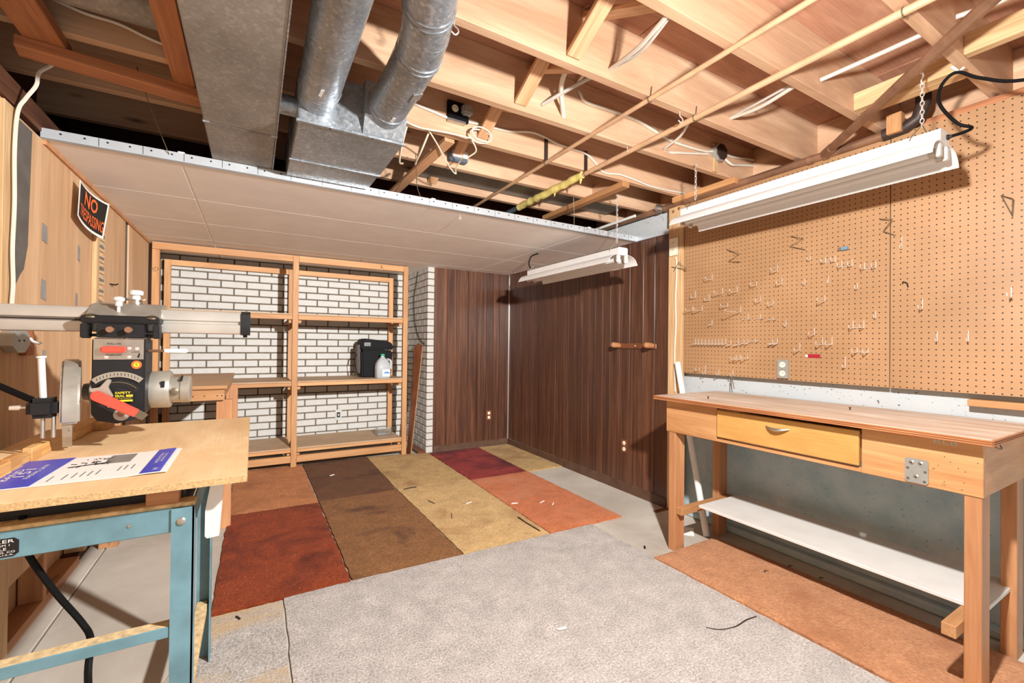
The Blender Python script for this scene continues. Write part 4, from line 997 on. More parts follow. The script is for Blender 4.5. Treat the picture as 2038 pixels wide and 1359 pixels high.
G().box((-0.036, AY - 0.02, A0 - 0.012), (-0.022, AY + 0.005, A0 - 0.002)).obj('stop_screw', m_ink, sw, smooth=False)
# roller head
hd = G(); hd.prism([(-0.488, 1.945, 1.296), (-0.488, 1.945, 1.317), (-0.480, 1.935, 1.322), (-0.290, 1.935, 1.322), (-0.281, 1.945, 1.317), (-0.281, 1.945, 1.296)], (0, 0.16, 0))
hd.obj('roller_head', m_blackmetal, sw, bev=0.004)
pr = [(1.958, 1.316), (2.02, 1.362), (2.09, 1.374), (2.14, 1.340), (2.14, 1.316)]
G().prism([(-0.482, y, z) for y, z in pr], (0.198, 0, 0)).obj('head_cover', m_alum, sw, bev=0.003)
for x0, x1 in ((-0.487, -0.468), (-0.302, -0.283)):
    G().box((x0, 1.945, 1.246), (x1, 1.995, 1.295)).obj('roller_bracket', m_blackmetal, sw, smooth=False, bev=0.003)
G().box((-0.445, 1.938, 1.248), (-0.323, 2.11, 1.294)).obj('carriage_block', m_blackmetal, sw, smooth=False, bev=0.002)
G().box((-0.468, 1.985, 1.252), (-0.302, 2.09, 1.262)).obj('carriage_plate', m_blackmetal, sw, smooth=False)
for x in (-0.407, -0.360):
    b_ = G().lathe((x, 1.938, 1.275), (0, -1, 0), [(0, 0.008), (0.022, 0.008), (0.0221, 0.0105), (0.027, 0.010)], 12).obj('bolt', m_bolt, sw)
for x in (-0.462, -0.305): G().lathe((x, 1.952, 1.318), (0, -0.3, 1), [(0, 0.018), (0.004, 0.017), (0.008, 0.008)], 12).obj('bearing_cap', m_dull, sw)
G().lathe((-0.401, 1.99, 1.335), (0, 0, 1), [(0, 0.005), (0.022, 0.005), (0.0221, 0.010), (0.036, 0.010), (0.042, 0.0165), (0.050, 0.0165), (0.055, 0.008)], 18).obj('rip_lock_knob', m_white, sw)
kb = G().lathe((-0.375, 2.10, 1.368), (0, 0, 1), [(0, 0.020), (0.012, 0.020), (0.0121, 0.016), (0.018, 0.016), (0.0181, 0.020), (0.022, 0.020)], 18).obj('knob_base', m_steel, sw)
G().lathe((-0.375, 2.10, 1.390), (0, 0, 1), [(0, 0.013), (0.016, 0.013), (0.0161, 0.021), (0.030, 0.022), (0.034, 0.016)], 18).obj('elevation_knob', m_white, sw)
# yoke
G().box((-0.455, 1.935, 0.995), (-0.318, 2.06, 1.246)).obj('yoke', m_blackmetal, sw, smooth=False, bev=0.004)
G().prism([(-0.455, 1.94, 0.997), (-0.318, 1.94, 0.997), (-0.335, 1.94, 0.974), (-0.39, 1.94, 0.962), (-0.44, 1.94, 0.975)], (0, 0.10, 0)).obj('yoke_foot', m_blackmetal, sw, smooth=False)
pl = G().box((-0.450, 1.931, 1.176), (-0.322, 1.935, 1.244)).obj('switch_plate', m_steel, sw, smooth=False)
G().box((-0.428, 1.908, 1.199), (-0.368, 1.931, 1.220)).obj('switch_lever', m_red, sw, smooth=False, bev=0.003)
text('lettering', 'PULL-ON', m_ink, pl, lambda u, v_: (-0.398 + u * 0.034, 1.9302, 1.2285 + v_ * 0.006))
text('lettering', 'PUSH-OFF', m_ink, pl, lambda u, v_: (-0.398 + u * 0.040, 1.9302, 1.191 + v_ * 0.006))
text('lettering', 'LOCK', m_ink, pl, lambda u, v_: (-0.343 + u * 0.020, 1.9302, 1.201 + v_ * 0.005))
G().prism([(-0.339, 1.9305, 1.183), (-0.334, 1.9305, 1.182), (-0.331, 1.9305, 1.196), (-0.334, 1.9305, 1.197)], (0, -0.001, 0)).obj('key_slot', m_ink, pl, smooth=False)
for x, z in ((-0.418, 1.184), (-0.360, 1.184), (-0.340, 1.212), (-0.360, 1.213)):
    s_ = G().lathe((x, 1.931, z), (0, -1, 0), [(0, 0.006), (0.002, 0.005)], 12).obj('screw', m_bright, pl)
st_ = G().lathe((-0.341, 1.935, 1.158), (0, -1, 0), [(0, 0.014), (0.0006, 0.014)], 20).obj('round_sticker', m_orange, sw)
G().lathe((-0.341, 1.934, 1.158), (0, -1, 0), [(0, 0.008), (0.0004, 0.008)], 16).obj('sticker_centre', m_yellow, st_)
text('lettering', '5', m_ink, st_, lambda u, v_: (-0.341 + u * 0.006, 1.9333, 1.158 + v_ * 0.009))
# bevel scale: an arc band over the black pivot cover
def arc(cx, cz, r0, r1, a0, a1, y, n=14):
    o_ = [(cx + r1 * math.sin(a0 + (a1 - a0) * i / n), y, cz + r1 * math.cos(a0 + (a1 - a0) * i / n)) for i in range(n + 1)]
    i_ = [(cx + r0 * math.sin(a0 + (a1 - a0) * i / n), y, cz + r0 * math.cos(a0 + (a1 - a0) * i / n)) for i in range(n, -1, -1)]
    return o_ + i_
G().prism(arc(-0.388, 1.035, 0.083, 0.101, -0.72, 0.72, 1.934), (0, -0.004, 0)).obj('bevel_scale', m_alum, sw, smooth=False)
G().prism(arc(-0.388, 1.035, 0.0, 0.075, -1.0, 1.0, 1.934), (0, -0.010, 0)).obj('pivot_cover', m_blackmetal, sw, smooth=False)
G().prism(arc(-0.388, 1.035, 0.052, 0.064, -0.3, 0.75, 1.9235), (0, -0.0015, 0)).obj('index_slot', m_ink, sw, smooth=False)
G().prism(arc(-0.388, 1.035, 0.065, 0.068, -0.5, 0.85, 1.9235), (0, -0.0025, 0)).obj('slot_rim', m_dull, sw, smooth=False)
for k_ in range(13):
    a = -0.6 + k_ * 0.1
    G().box((-0.388 + 0.092 * math.sin(a) - 0.0007, 1.9293, 1.035 + 0.092 * math.cos(a) - 0.004), (-0.388 + 0.092 * math.sin(a) + 0.0007, 1.9299, 1.035 + 0.092 * math.cos(a) + 0.004)).obj('scale_mark', m_ink, sw, smooth=False)
lbl = G().box((-0.396, 1.9215, 1.035), (-0.345, 1.9238, 1.072)).obj('safety_label', m_ink, sw, smooth=False)
text('lettering', 'SAFETY', m_yellow, lbl, lambda u, v_: (-0.3725 + u * 0.040, 1.9208, 1.066 + v_ * 0.0075), bold=0.02)
text('lettering', 'SEAL', m_yellow, lbl, lambda u, v_: (-0.380 + u * 0.025, 1.9208, 1.0555 + v_ * 0.0075), bold=0.02)
G().box((-0.364, 1.9205, 1.0520), (-0.347, 1.9214, 1.0590)).obj('yellow_block', m_yellow, lbl, smooth=False)
text('lettering', 'of QUALITY', m_ink, lbl, lambda u, v_: (-0.3555 + u * 0.013, 1.9200, 1.0555 + v_ * 0.003))
text('lettering', 'USE THE GUARDS', m_yellow, lbl, lambda u, v_: (-0.3715 + u * 0.042, 1.9208, 1.0475 + v_ * 0.003))
G().box((-0.393, 1.9205, 1.0365), (-0.347, 1.9214, 1.0425)).obj('yellow_block', m_yellow, lbl, smooth=False)
# star knob
ctr = V((-0.415, 1.905, 1.082)); poly = []
for k_ in range(3):
    a = math.radians(65 + 120 * k_)
    for da, rr in ((-0.62, 0.012), (-0.16, 0.034), (0.16, 0.034)):
        poly.append(ctr + V((math.cos(a + da), 0, math.sin(a + da))) * rr)
G().prism(poly, (0, -0.014, 0)).obj('star_knob', m_alum, sw, smooth=False, bev=0.002)
G().lathe(ctr + V((0, 0.03, 0)), (0, -1, 0), [(0, 0.007), (0.03, 0.009)], 12).obj('knob_stem', m_steel, sw)
# red clamp lever with a steel tip
la, lb2 = V((-0.428, 1.888, 1.062)), V((-0.328, 1.885, 1.000)); dv = (lb2 - la).normalized(); nv = V((-dv.z, 0, dv.x))
poly = []
for k_ in range(9):
    a = math.pi / 2 + math.pi * k_ / 8; poly.append(la + dv * math.cos(a) * 0.016 + nv * math.sin(a) * 0.016)
poly += [lb2 - nv * 0.013, lb2 + nv * 0.013]
G().prism(poly, (0, -0.014, 0)).obj('clamp_lever', m_red, sw, smooth=True, bev=0.002)
G().prism([lb2 + nv * 0.012, lb2 - nv * 0.012, lb2 - nv * 0.012 + dv * 0.024, lb2 + nv * 0.010 + dv * 0.028], (0, -0.010, 0)).obj('lever_tip', m_dull, sw, smooth=False)
g = G().lathe((-0.378, 1.935, 0.993), (0, -1, 0), [(0, 0.022), (0.006, 0.020)], 18).obj('pivot_plate', m_alum, sw)
G().lathe((-0.378, 1.929, 0.996), (0, -1, 0), [(0, 0.011), (0.006, 0.010)], 12).obj('pivot_nut', m_bolt, sw)
G().lathe((-0.407, 1.935, 1.025), (0, -1, 0), [(0, 0.009), (0.005, 0.008)], 12).obj('screw', m_steel, sw)
# white tipped brake lever on the right
G().tube([(-0.318, 1.985, 1.204), (-0.270, 1.975, 1.204)], 0.005, 10).obj('lever_rod', m_bolt, sw)
G().lathe((-0.272, 1.975, 1.204), (1, -0.02, 0.0), [(0, 0.0075), (0.062, 0.0085), (0.068, 0.004)], 14).obj('lever_grip', m_white, sw)
# motor, axis along x
mc = V((-0.318, 2.055, 1.062))
mt = G().lathe(mc, (1, 0, 0), [(0, 0.066), (0.052, 0.068), (0.058, 0.064)], 28).obj('motor', m_alum, sw)
G().lathe(mc + V((0.058, 0, -0.002)), (1, 0, 0), [(0, 0.046), (0.030, 0.046), (0.0301, 0.050), (0.054, 0.050), (0.058, 0.046)], 24).obj('motor_end_bell', m_alum, sw)
for k_, a in enumerate((1.35, 1.15, 0.95)):
    G().box((mc.x + 0.088, mc.y - 0.02 - 0.012 * k_, mc.z + 0.040 - 0.004 * k_), (mc.x + 0.094, mc.y - 0.012 - 0.012 * k_, mc.z + 0.050 - 0.004 * k_)).obj('cooling_slot', m_ink, mt, smooth=False)
G().lathe(mc + V((0.072, -0.042, -0.006)), (0.1, -1, 0), [(0, 0.014), (0.010, 0.013), (0.012, 0.009)], 14).obj('brush_cap', m_dull, sw)
G().box((mc.x + 0.036, mc.y - 0.069, mc.z + 0.012), (mc.x + 0.046, mc.y - 0.062, mc.z + 0.034)).obj('motor_port', m_ink, mt, smooth=False)
G().lathe((-0.455, 2.055, 1.062), (-1, 0, 0), [(0, 0.060), (0.02, 0.058), (0.03, 0.03), (0.045, 0.028)], 24).obj('arbor_housing', m_alum, sw)
# blade and guard, facing the column (rip position)
gx = -0.545; gc = V((gx, 2.04, 1.022)); ga = math.radians(13)
def gr(x, y, z):       # the blade head is swivelled a little on its pivot
    dx, dy = x - gx - 0.018, y - gc.y
    return (gx + 0.018 + dx * math.cos(ga) - dy * math.sin(ga), gc.y + dx * math.sin(ga) + dy * math.cos(ga), z)
gd = V((math.cos(ga), math.sin(ga), 0))
teeth = []
for k_ in range(60):
    a = 2 * math.pi * k_ / 60; r_ = 0.139 if k_ % 2 else 0.132
    teeth.append(gr(gx + 0.016, gc.y + r_ * math.cos(a), gc.z + r_ * math.sin(a)))
G().prism(teeth, gd * 0.003).obj('blade', m_steel, sw, smooth=False)
gp_ = []
for k_ in range(19):
    a = math.radians(-18 + 216 * k_ / 18); gp_.append(gr(gx - 0.006, gc.y + 0.148 * math.cos(a), gc.z + 0.150 * math.sin(a) * 1.02))
G().prism(gp_, gd * 0.046).obj('blade_guard', m_alum, sw, bev=0.006)
G().prism([gr(gx, y, z) for y, z in ((1.90, 1.0), (1.985, 1.0), (1.99, 0.93), (1.965, 0.893), (1.935, 0.93))], gd * 0.022).obj('guard_shoe', m_alum, sw, smooth=False)
G().box((-0.592, 1.882, 0.998), (-0.522, 1.955, 1.060)).obj('dust_elbow', m_blackmetal, sw, smooth=True, bev=0.014)
G().tube([(-0.560, 1.915, 1.055), (-0.566, 1.915, 1.185)], 0.0085, 10).obj('kickback_rod', m_white, sw)
G().lathe((-0.566, 1.915, 1.183), (-0.05, 0, 1), [(0, 0.012), (0.006, 0.012)], 12).obj('rod_head', m_white, sw)
for x in (-0.560, -0.536): G().tube([(x, 1.915, 1.0), (x, 1.915, 0.935)], 0.0055, 8).obj('kickback_prong', m_steel, sw)
G().lathe((-0.592, 1.915, 1.032), (-1, 0, 0), [(0, 0.004), (0.018, 0.004), (0.0181, 0.008), (0.040, 0.007)], 10).obj('thumb_screw', m_bright, sw)
G().tube(spline([(-0.585, 1.93, 1.05), (-0.66, 1.96, 1.09), (-0.74, 2.0, 1.13), (-0.79, 2.04, 1.16)], 5), 0.010, 8).obj('saw_hose', m_black, sw)
# column at the wall carrying the arm
G().lathe((-0.757, 2.06, 0.70), (0, 0, 1), [(0, 0.042), (0.60, 0.042)], 20).obj('column', m_steel, sw)
# ------------------------------------------------------------------ ducts
DZ = 2.15
d1 = thing('trunk_duct', (-0.06, 1.5, DZ), 'flat rectangular galvanised trunk duct under the joists', 'duct')
G().box((-0.19, -1.2, DZ), (0.075, 2.22, JZ - 0.005)).obj('duct_section', m_dustgalv, d1, smooth=False, bev=0.003)
G().box((-0.19, 2.223, DZ), (0.072, 3.6, JZ - 0.005)).obj('duct_section', m_dustgalv, d1, smooth=False, bev=0.003)
for y in (2.221, 1.02):
    G().box((-0.193, y - 0.006, DZ - 0.003), (-0.17, y + 0.006, DZ + 0.01)).box((0.055, y - 0.008, DZ - 0.004), (0.080, y + 0.008, DZ + 0.012)).obj('drive_cleat', m_galv, d1, smooth=False)
G().box((0.0735, -1.2, DZ - 0.002), (0.078, 3.6, DZ + 0.004)).obj('bright_seam', m_galv, d1, smooth=False)
G().tube([(0.076, 2.06, 2.225), (0.16, 2.06, 2.225)], 0.04, 16).obj('side_collar', m_galv, d1)

pl_ = thing('duct_plenum', (0.35, 2.2, 2.12), 'galvanised plenum box where two round ducts meet', 'duct')
X0, X1, Y0, Y1, Z0, Z1 = 0.142, 0.562, 1.945, 2.36, 2.118, 2.335
G().box((X0, Y0, Z0), (X1, Y1, Z1)).obj('box', m_galv, pl_, smooth=False, bev=0.003)
bk = [(X0 - 0.004, Y1, Z0 + 0.002)]
n = 8
prf = [(Y1 + 0.02, Z0 - 0.001)] + [(Y1 + 0.02 + 0.42 * math.sin(math.pi / 2 * k / n), Z0 - 0.001 + 0.14 * (1 - math.cos(math.pi / 2 * k / n)) ** 1.6) for k in range(1, n + 1)] + [(Y1 + 0.44, Z1), (Y1 + 0.02, Z1)]
G().prism([(X0 - 0.002, y, z) for y, z in prf], (X1 - X0 - 0.006, 0, 0)).obj('rear_boot', m_galv, pl_)
G().box((X0 - 0.006, Y1, Z0 - 0.004), (X1 + 0.002, Y1 + 0.018, Z0 + 0.004)).obj('seam', m_galv, pl_, smooth=False)
G().box((X0 - 0.008, Y0 - 0.012, Z0 - 0.003), (X1 + 0.008, Y0 + 0.004, Z0 + 0.006)).obj('front_lip', m_galv, pl_, smooth=False, bev=0.001)
for x in (0.26, 0.43): G().lathe((x, Y0 - 0.002, Z0 - 0.003), (0, 0, -1), [(0, 0.004), (0.002, 0.003)], 8).obj('screw', m_ink, pl_)
G().prism([(0.388, Y0, Z0 + 0.006), (0.388, Y0, Z1), (0.388, Y0 - 0.05, Z1), (0.388, Y0 - 0.05, Z0 + 0.075)], (0.174, 0, 0)).obj('angled_collar', m_galv, pl_, smooth=False)

def rings(g_, pts, r):
    return g_
r1 = thing('round_duct', (0.211, 1.2, 2.235), 'straight round galvanised duct, left of the two', 'duct')
G().tube([(0.211, -0.8, 2.238), (0.211, 1.72, 2.236), (0.211, 1.945, 2.234)], 0.0768, 32).obj('pipe', m_galv, r1)
G().tube([(0.211, 1.855, 2.236), (0.211, 1.861, 2.236)], 0.079, 32).obj('seam_ring', m_galv, r1)
G().prism([(0.2, 1.74, 2.1585), (0.212, 1.74, 2.1585), (0.207, 1.79, 2.158), (0.196, 1.785, 2.158)], (0, 0, -0.002)).obj('tape_scrap', m_white, r1, smooth=False)
r2 = thing('round_duct', (0.48, 1.4, 2.235), 'round galvanised duct with a segmented elbow, right of the two', 'duct')
P = [(0.478, 1.90, 2.235), (0.480, 1.62, 2.236), (0.478, 1.47, 2.237), (0.462, 1.36, 2.238), (0.435, 1.25, 2.238), (0.388, 1.05, 2.24), (0.388, -0.8, 2.24)]
for i in range(len(P) - 1):
    a, b_ = V(P[i]), V(P[i + 1]); d_ = (b_ - a).normalized()
    G().tube([a - d_ * 0.012, b_ + d_ * 0.012], 0.0768, 32).obj('pipe' if i in (0, 4, 5) else 'elbow_gore', m_galv, r2)
for i in (2, 4):
    p = V(P[i]); d_ = (V(P[i + 1]) - V(P[i - 1])).normalized()
    for s_ in (-0.012, 0.012): G().tube([p + d_ * (s_ - 0.0025), p + d_ * (s_ + 0.0025)], 0.0792, 32).obj('bead', m_galv, r2)
G().tube([(0.478, 1.858, 2.235), (0.478, 1.864, 2.235)], 0.079, 32).obj('bead', m_galv, r2)
G().prism([(0.50, 1.60, 2.1605), (0.535, 1.60, 2.176), (0.535, 1.65, 2.176), (0.50, 1.65, 2.1605)], (0.002, 0, -0.003)).obj('patch', m_dustgalv, r2, smooth=False)
G().prism([(0.478, 1.80, 2.1575), (0.490, 1.80, 2.1575), (0.487, 1.84, 2.1575), (0.474, 1.835, 2.1575)], (0, 0, -0.002)).obj('tape_scrap', m_white, r2, smooth=False)
o = G().tube([(-0.92, 2.02, 2.455), (-0.21, 2.02, 2.45)], 0.085, 24).obj('branch_duct', m_dustgalv); tag(o, 'dusty round duct lying between joists at far left', 'duct')
o = G().box((0.95, 2.70, 2.40), (2.68, 2.98, 2.50)).obj('pan_duct', m_dustgalv, smooth=False); tag(o, 'flat grey duct lying between joists above the ceiling edge', 'duct')

# ------------------------------------------------------------------ pipes
def pipe_tie(p, r, parent, h=0.06):
    G().torus(p, (0, 1, 0), r + 0.002, 0.0022, 14, 6).obj('wire_tie', m_dull, parent)
    G().tube([(p[0] + r * 0.4, p[1], p[2] + r), (p[0] + 0.012, p[1], p[2] + h)], 0.002, 6).obj('tie_wire', m_dull, parent)
p1 = thing('water_pipe', (1.50, 1.5, 2.332), 'thin dusty copper water pipe, left of two crossing the joists', 'pipe')
G().tube([(1.50, -0.6, 2.333), (1.50, 2.25, 2.331), (1.50, 3.6, 2.331)], 0.0105, 12).obj('pipe', m_paintpipe, p1)
for y in (1.385, 2.19): pipe_tie((1.50, y, 2.331), 0.0105, p1)
box('pipe_strap', (1.488, 2.186, 2.33), (1.512, 2.194, 2.48), m_ironpipe, p1)
p2 = thing('water_pipe', (1.80, 1.5, 2.330), 'thicker copper water pipe with yellow wrap, right of two', 'pipe')
G().tube([(1.805, -0.6, 2.331), (1.805, 2.25, 2.329), (1.805, 3.6, 2.329)], 0.0135, 14).obj('pipe', m_paintpipe, p2)
for y in (0.60, 1.385, 2.19): pipe_tie((1.805, y, 2.329), 0.0135, p2)
box('pipe_strap', (1.793, 2.186, 2.33), (1.817, 2.194, 2.47), m_ironpipe, p2)
r_ = random.Random(5); pts = [(1.805 + r_.uniform(-0.003, 0.003), 2.22 + i * 0.0375, 2.329 + r_.uniform(-0.003, 0.003)) for i in range(22)]
tag(G().tube(pts, [0.024 + r_.uniform(-0.004, 0.006) for _ in pts], 12).obj('insulation_wrap', m_foam, p2), 'ragged yellow pipe wrap')
for y in (2.235, 2.52): G().prism([(1.80, y, 2.31), (1.815, y, 2.31), (1.818, y + 0.02, 2.285)], (0, 0.01, 0)).obj('wrap_flap', m_foam, p2, smooth=False)
G().tube([(1.805, 3.02, 2.329), (1.805, 3.5, 2.329)], 0.019, 12).obj('blue_sleeve', m_sleeve, p2)
p3 = thing('drain_pipe', (2.74, 2.0, 2.30), 'brown copper drain running along the top of the right wall', 'pipe')
G().tube([(2.742, 0.93, 2.318), (2.742, 3.8, 2.300)], 0.0215, 16).obj('pipe', m_copper, p3)
G().tube([(2.742, 0.99, 2.318), (2.742, 0.90, 2.323), (2.742, 0.855, 2.345), (2.742, 0.835, 2.40), (2.742, 0.835, 2.58)], 0.030, 16).obj('black_elbow', m_ironpipe, p3)
for y in (0.985, 1.25, 1.33, 2.36, 2.44): G().tube([(2.742, y - 0.012, 2.316 - (y - 0.93) * 0.006), (2.742, y + 0.012, 2.316 - (y - 0.93) * 0.006)], 0.025, 16).obj('coupling', m_copper, p3)
G().lathe((2.742, 2.40, 2.309), (-0.7, 0.2, 0.1), [(0, 0.028), (0.05, 0.026), (0.06, 0.015)], 16).obj('cleanout_cap', m_steel, p3)
p4 = thing('branch_pipe', (2.3, 0.7, 2.33), 'diagonal copper branch pipe rising from the wall drain', 'pipe')
G().tube([(2.742, 1.26, 2.318), (1.97, 0.43, 2.333), (1.915, 0.37, 2.345), (1.89, 0.345, 2.39), (1.885, 0.34, 2.58)], 0.0215, 16).obj('pipe', m_copper, p4)
G().tube([(2.735, 1.252, 2.318), (2.68, 1.193, 2.319)], 0.0255, 16).obj('coupling', m_copper, p4)
o = G().tube([(2.70, 2.64, 2.31), (2.70, 3.3, 2.30)], 0.012, 10).obj('white_conduit', m_pvc); tag(o, 'short white conduit beside the wall drain over the trim', 'conduit')

# ------------------------------------------------------------------ cables on the framing
JA = JY[6]; JB = JY[7]; JC = JY[8]; J1 = JY[5]; J0 = JY[4]
cable('ceiling_cable', [(1.20, J1 + 0.04, 2.345 + 0.02), (1.235, 1.2, 2.36), (1.268, JA - 0.001, 2.39)], 0.0085, m_cable, 'white cable slanting between joists right of the elbow duct')
cable('ceiling_cable', [(1.22, J1 + 0.04, 2.375), (1.25, 1.2, 2.352), (1.268, JA - 0.001, 2.392)], 0.006, m_greycab, 'grey cable paired under the slanting white cable')
cable('ceiling_cable', [(2.004, J1 + 0.04, 2.37), (2.05, 1.22, 2.372), (2.094, JA - 0.001, 2.408)], 0.0085, m_cable, 'white cable between joists left of the hanging lamp cord')
cable('ceiling_cable', [(2.03, J1 + 0.04, 2.40), (2.055, 1.22, 2.40), (2.09, JA - 0.001, 2.41)], 0.006, m_greycab, 'grey cable just above the white cable before the lamp')
cable('ceiling_cable', [(2.20, J0 + 0.04, 2.445), (2.17, 0.80, 2.43), (2.115, J1 - 0.001, 2.404)], 0.0085, m_cable, 'white cable beside the diagonal copper branch pipe')
cable('ceiling_cable', [(2.32, 0.25, 2.50), (2.27, 0.45, 2.47), (2.224, J0 - 0.001, 2.466)], 0.0085, m_cable, 'white cable at the upper right picture corner')
yb = JB - 0.009
cable('ceiling_cable', [(1.30, JA + 0.05, 2.53), (1.41, yb, 2.575), (1.43, yb, 2.53), (1.47, yb, 2.497), (1.62, yb, 2.50), (1.82, yb, 2.50), (1.97, yb, 2.475), (2.11, yb, 2.452), (2.28, yb, 2.452), (2.43, yb, 2.462), (2.50, yb, 2.48)], 0.008, m_cable, 'white cable stapled along a joist to the dark junction box')
cable('ceiling_cable', [(1.18, JB - 0.28, 2.50), (1.23, JB - 0.12, 2.46), (1.33, JB - 0.002, 2.385)], 0.012, m_cable, 'thick white cable crossing the bay near the bridging')
cable('ceiling_cable', [(1.37, JB - 0.35, 2.48), (1.28, JB - 0.16, 2.45), (1.20, JB - 0.002, 2.41)], 0.009, m_greycab, 'grey cable crossing the thick white cable near the bridging')
cable('ceiling_cable', [(2.62, yb, 2.485), (2.72, yb, 2.49), (2.85, yb, 2.51), (2.94, yb, 2.52)], 0.008, m_cable, 'upper cable leaving the dark junction box toward the wall')
cable('ceiling_cable', [(2.60, yb, 2.465), (2.68, yb - 0.01, 2.43), (2.78, yb, 2.45), (2.94, yb, 2.48)], 0.008, m_cable, 'lower cable leaving the dark junction box toward the wall')
cable('ceiling_cable', [(1.95, JB - 0.28, 2.43), (2.02, JB - 0.15, 2.40), (2.06, JB - 0.002, 2.385), (2.2, yb, 2.40), (2.45, yb, 2.45)], 0.007, m_cable, 'lower white cable looping to the dark junction box')
yc = JC - 0.009
cable('ceiling_cable', [(0.62, yc, 2.47), (0.705, yc, 2.452), (0.80, yc, 2.44), (0.87, yc, 2.43), (0.93, yc, 2.435), (1.08, yc, 2.446), (1.235, yc, 2.453), (1.41, yc, 2.487), (1.59, yc, 2.462), (1.785, yc, 2.454), (1.87, yc, 2.42), (1.955, yc, 2.365), (2.10, yc, 2.38), (2.25, yc, 2.37), (2.37, yc, 2.358), (2.55, yc, 2.36), (2.74, yc, 2.372)], 0.007, m_cable, 'long white cable along the joist past the black outlet')
cable('ceiling_wire', [(0.60, JC - 0.02, 2.36), (0.70, JC - 0.03, 2.33), (0.86, JC - 0.02, 2.345), (0.99, JC - 0.05, 2.335)] + [(1.045 + 0.062 * math.cos(t), JC - 0.05 + 0.02 * math.sin(t * 0.5), 2.365 + 0.036 * math.sin(t)) for t in [math.pi * (1.2 + 0.25 * q) for q in range(17)]] + [(1.05, JC + 0.02, 2.31), (1.03, JC + 0.08, 2.29)], 0.004, m_ivory, 'coiled cream wire around the joist bracing', cat='wire')
cable('ceiling_wire', [(0.66, JC + 0.02, 2.345), (0.66, JC + 0.10, 2.28), (0.69, JC + 0.25, 2.25), (0.74, JC + 0.36, 2.29)], 0.005, m_ivory, 'cream wire dangling nearest the plenum', cat='wire')
cable('ceiling_wire', [(0.78, JC + 0.03, 2.345), (0.77, JC + 0.12, 2.28), (0.78, JC + 0.25, 2.26), (0.82, JC + 0.36, 2.31)], 0.005, m_ivory, 'cream wire dangling second from the plenum', cat='wire')
cable('ceiling_wire', [(0.76, JC - 0.01, 2.345), (0.86, JC + 0.1, 2.32), (0.99, JC + 0.26, 2.29), (1.06, JC + 0.33, 2.285), (1.04, JC + 0.28, 2.30), (1.03, JC + 0.15, 2.32)], 0.004, m_ivory, 'cream wire looping below the small white device', cat='wire')
cable('ceiling_wire', [(0.79, JC + 0.28, 2.33), (0.84, 2.60, 2.20), (0.88, 2.655, 2.15)], 0.0022, m_dull, 'thin tie wire holding the ceiling trim near the plenum', cat='wire')
cable('ceiling_wire', [(2.03, 2.60, 2.33), (2.06, 2.63, 2.22), (2.08, 2.655, 2.14)], 0.0022, m_dull, 'thin tie wire holding the ceiling trim near the lamp chain', cat='wire')
cable('ceiling_wire', [(-0.42, 2.30, 2.34), (-0.40, 2.50, 2.25), (-0.36, 2.655, 2.13)], 0.0018, m_dull, 'thin tie wire holding the ceiling trim at the left', cat='wire')
cable('ceiling_cable', [(-0.66, JC - 0.02, 2.455), (-0.55, JC - 0.02, 2.43), (-0.45, JC - 0.02, 2.425), (-0.35, JC - 0.02, 2.40), (-0.22, JC - 0.02, 2.385)], 0.006, m_cable, 'white cable under the dusty branch duct at far left')

# black outlet with a plugged-in adapter on the joist
yj = JC
bo = thing('ceiling_outlet', (0.92, yj, 2.48), 'black box outlet with a grey adapter plugged in on a joist', 'outlet')
G().box((0.865, yj - 0.022, 2.425), (0.985, yj - 0.001, 2.525)).obj('box', m_black, bo, smooth=False, bev=0.003)
f = G().lathe((0.905, yj - 0.022, 2.485), (0, -1, 0), [(0, 0.019), (0.003, 0.018)], 16).obj('receptacle', m_ivory, bo)
for x in (0.899, 0.911): G().box((x - 0.0012, yj - 0.0262, 2.483), (x + 0.0012, yj - 0.0252, 2.493)).obj('slot', m_ink, f, smooth=False)
G().box((0.935, yj - 0.065, 2.455), (0.992, yj - 0.022, 2.505)).obj('adapter', m_boxsteel, bo, smooth=True, bev=0.008)
G().box((0.865, yj - 0.03, 2.412), (0.965, yj - 0.001, 2.424)).obj('cable_clamp', m_steel, bo, smooth=False)
dv_ = thing('ceiling_sensor', (1.08, 2.57, 2.44), 'small white and dark device on the joist brace', 'device')
G().box((1.03, 2.545, 2.375), (1.15, 2.585, 2.43)).obj('base', m_sleeve, dv_, smooth=False, bev=0.005)
G().box((1.04, 2.525, 2.395), (1.145, 2.545, 2.435)).obj('cover', m_white, dv_, smooth=False, bev=0.005)
jb = thing('junction_box', (2.53, JB, 2.48), 'dark octagonal junction box on a joist near the right wall', 'box')
oc = [(2.545 + 0.058 * math.cos(math.pi / 8 + k * math.pi / 4), JB - 0.001, 2.475 + 0.058 * math.sin(math.pi / 8 + k * math.pi / 4)) for k in range(8)]
G().prism(oc, (0, -0.038, 0)).obj('box', m_boxsteel, jb, smooth=False)
oc = [(2.55 + 0.052 * math.cos(math.pi / 8 + k * math.pi / 4), JB - 0.039, 2.475 + 0.052 * math.sin(math.pi / 8 + k * math.pi / 4)) for k in range(8)]
G().prism(oc, (0, -0.004, 0)).obj('cover', m_ironpipe, jb, smooth=False)
box('mounting_stick', (2.505, JB - 0.014, 2.352), (2.545, JB - 0.001, 2.53), m_stud, jb)
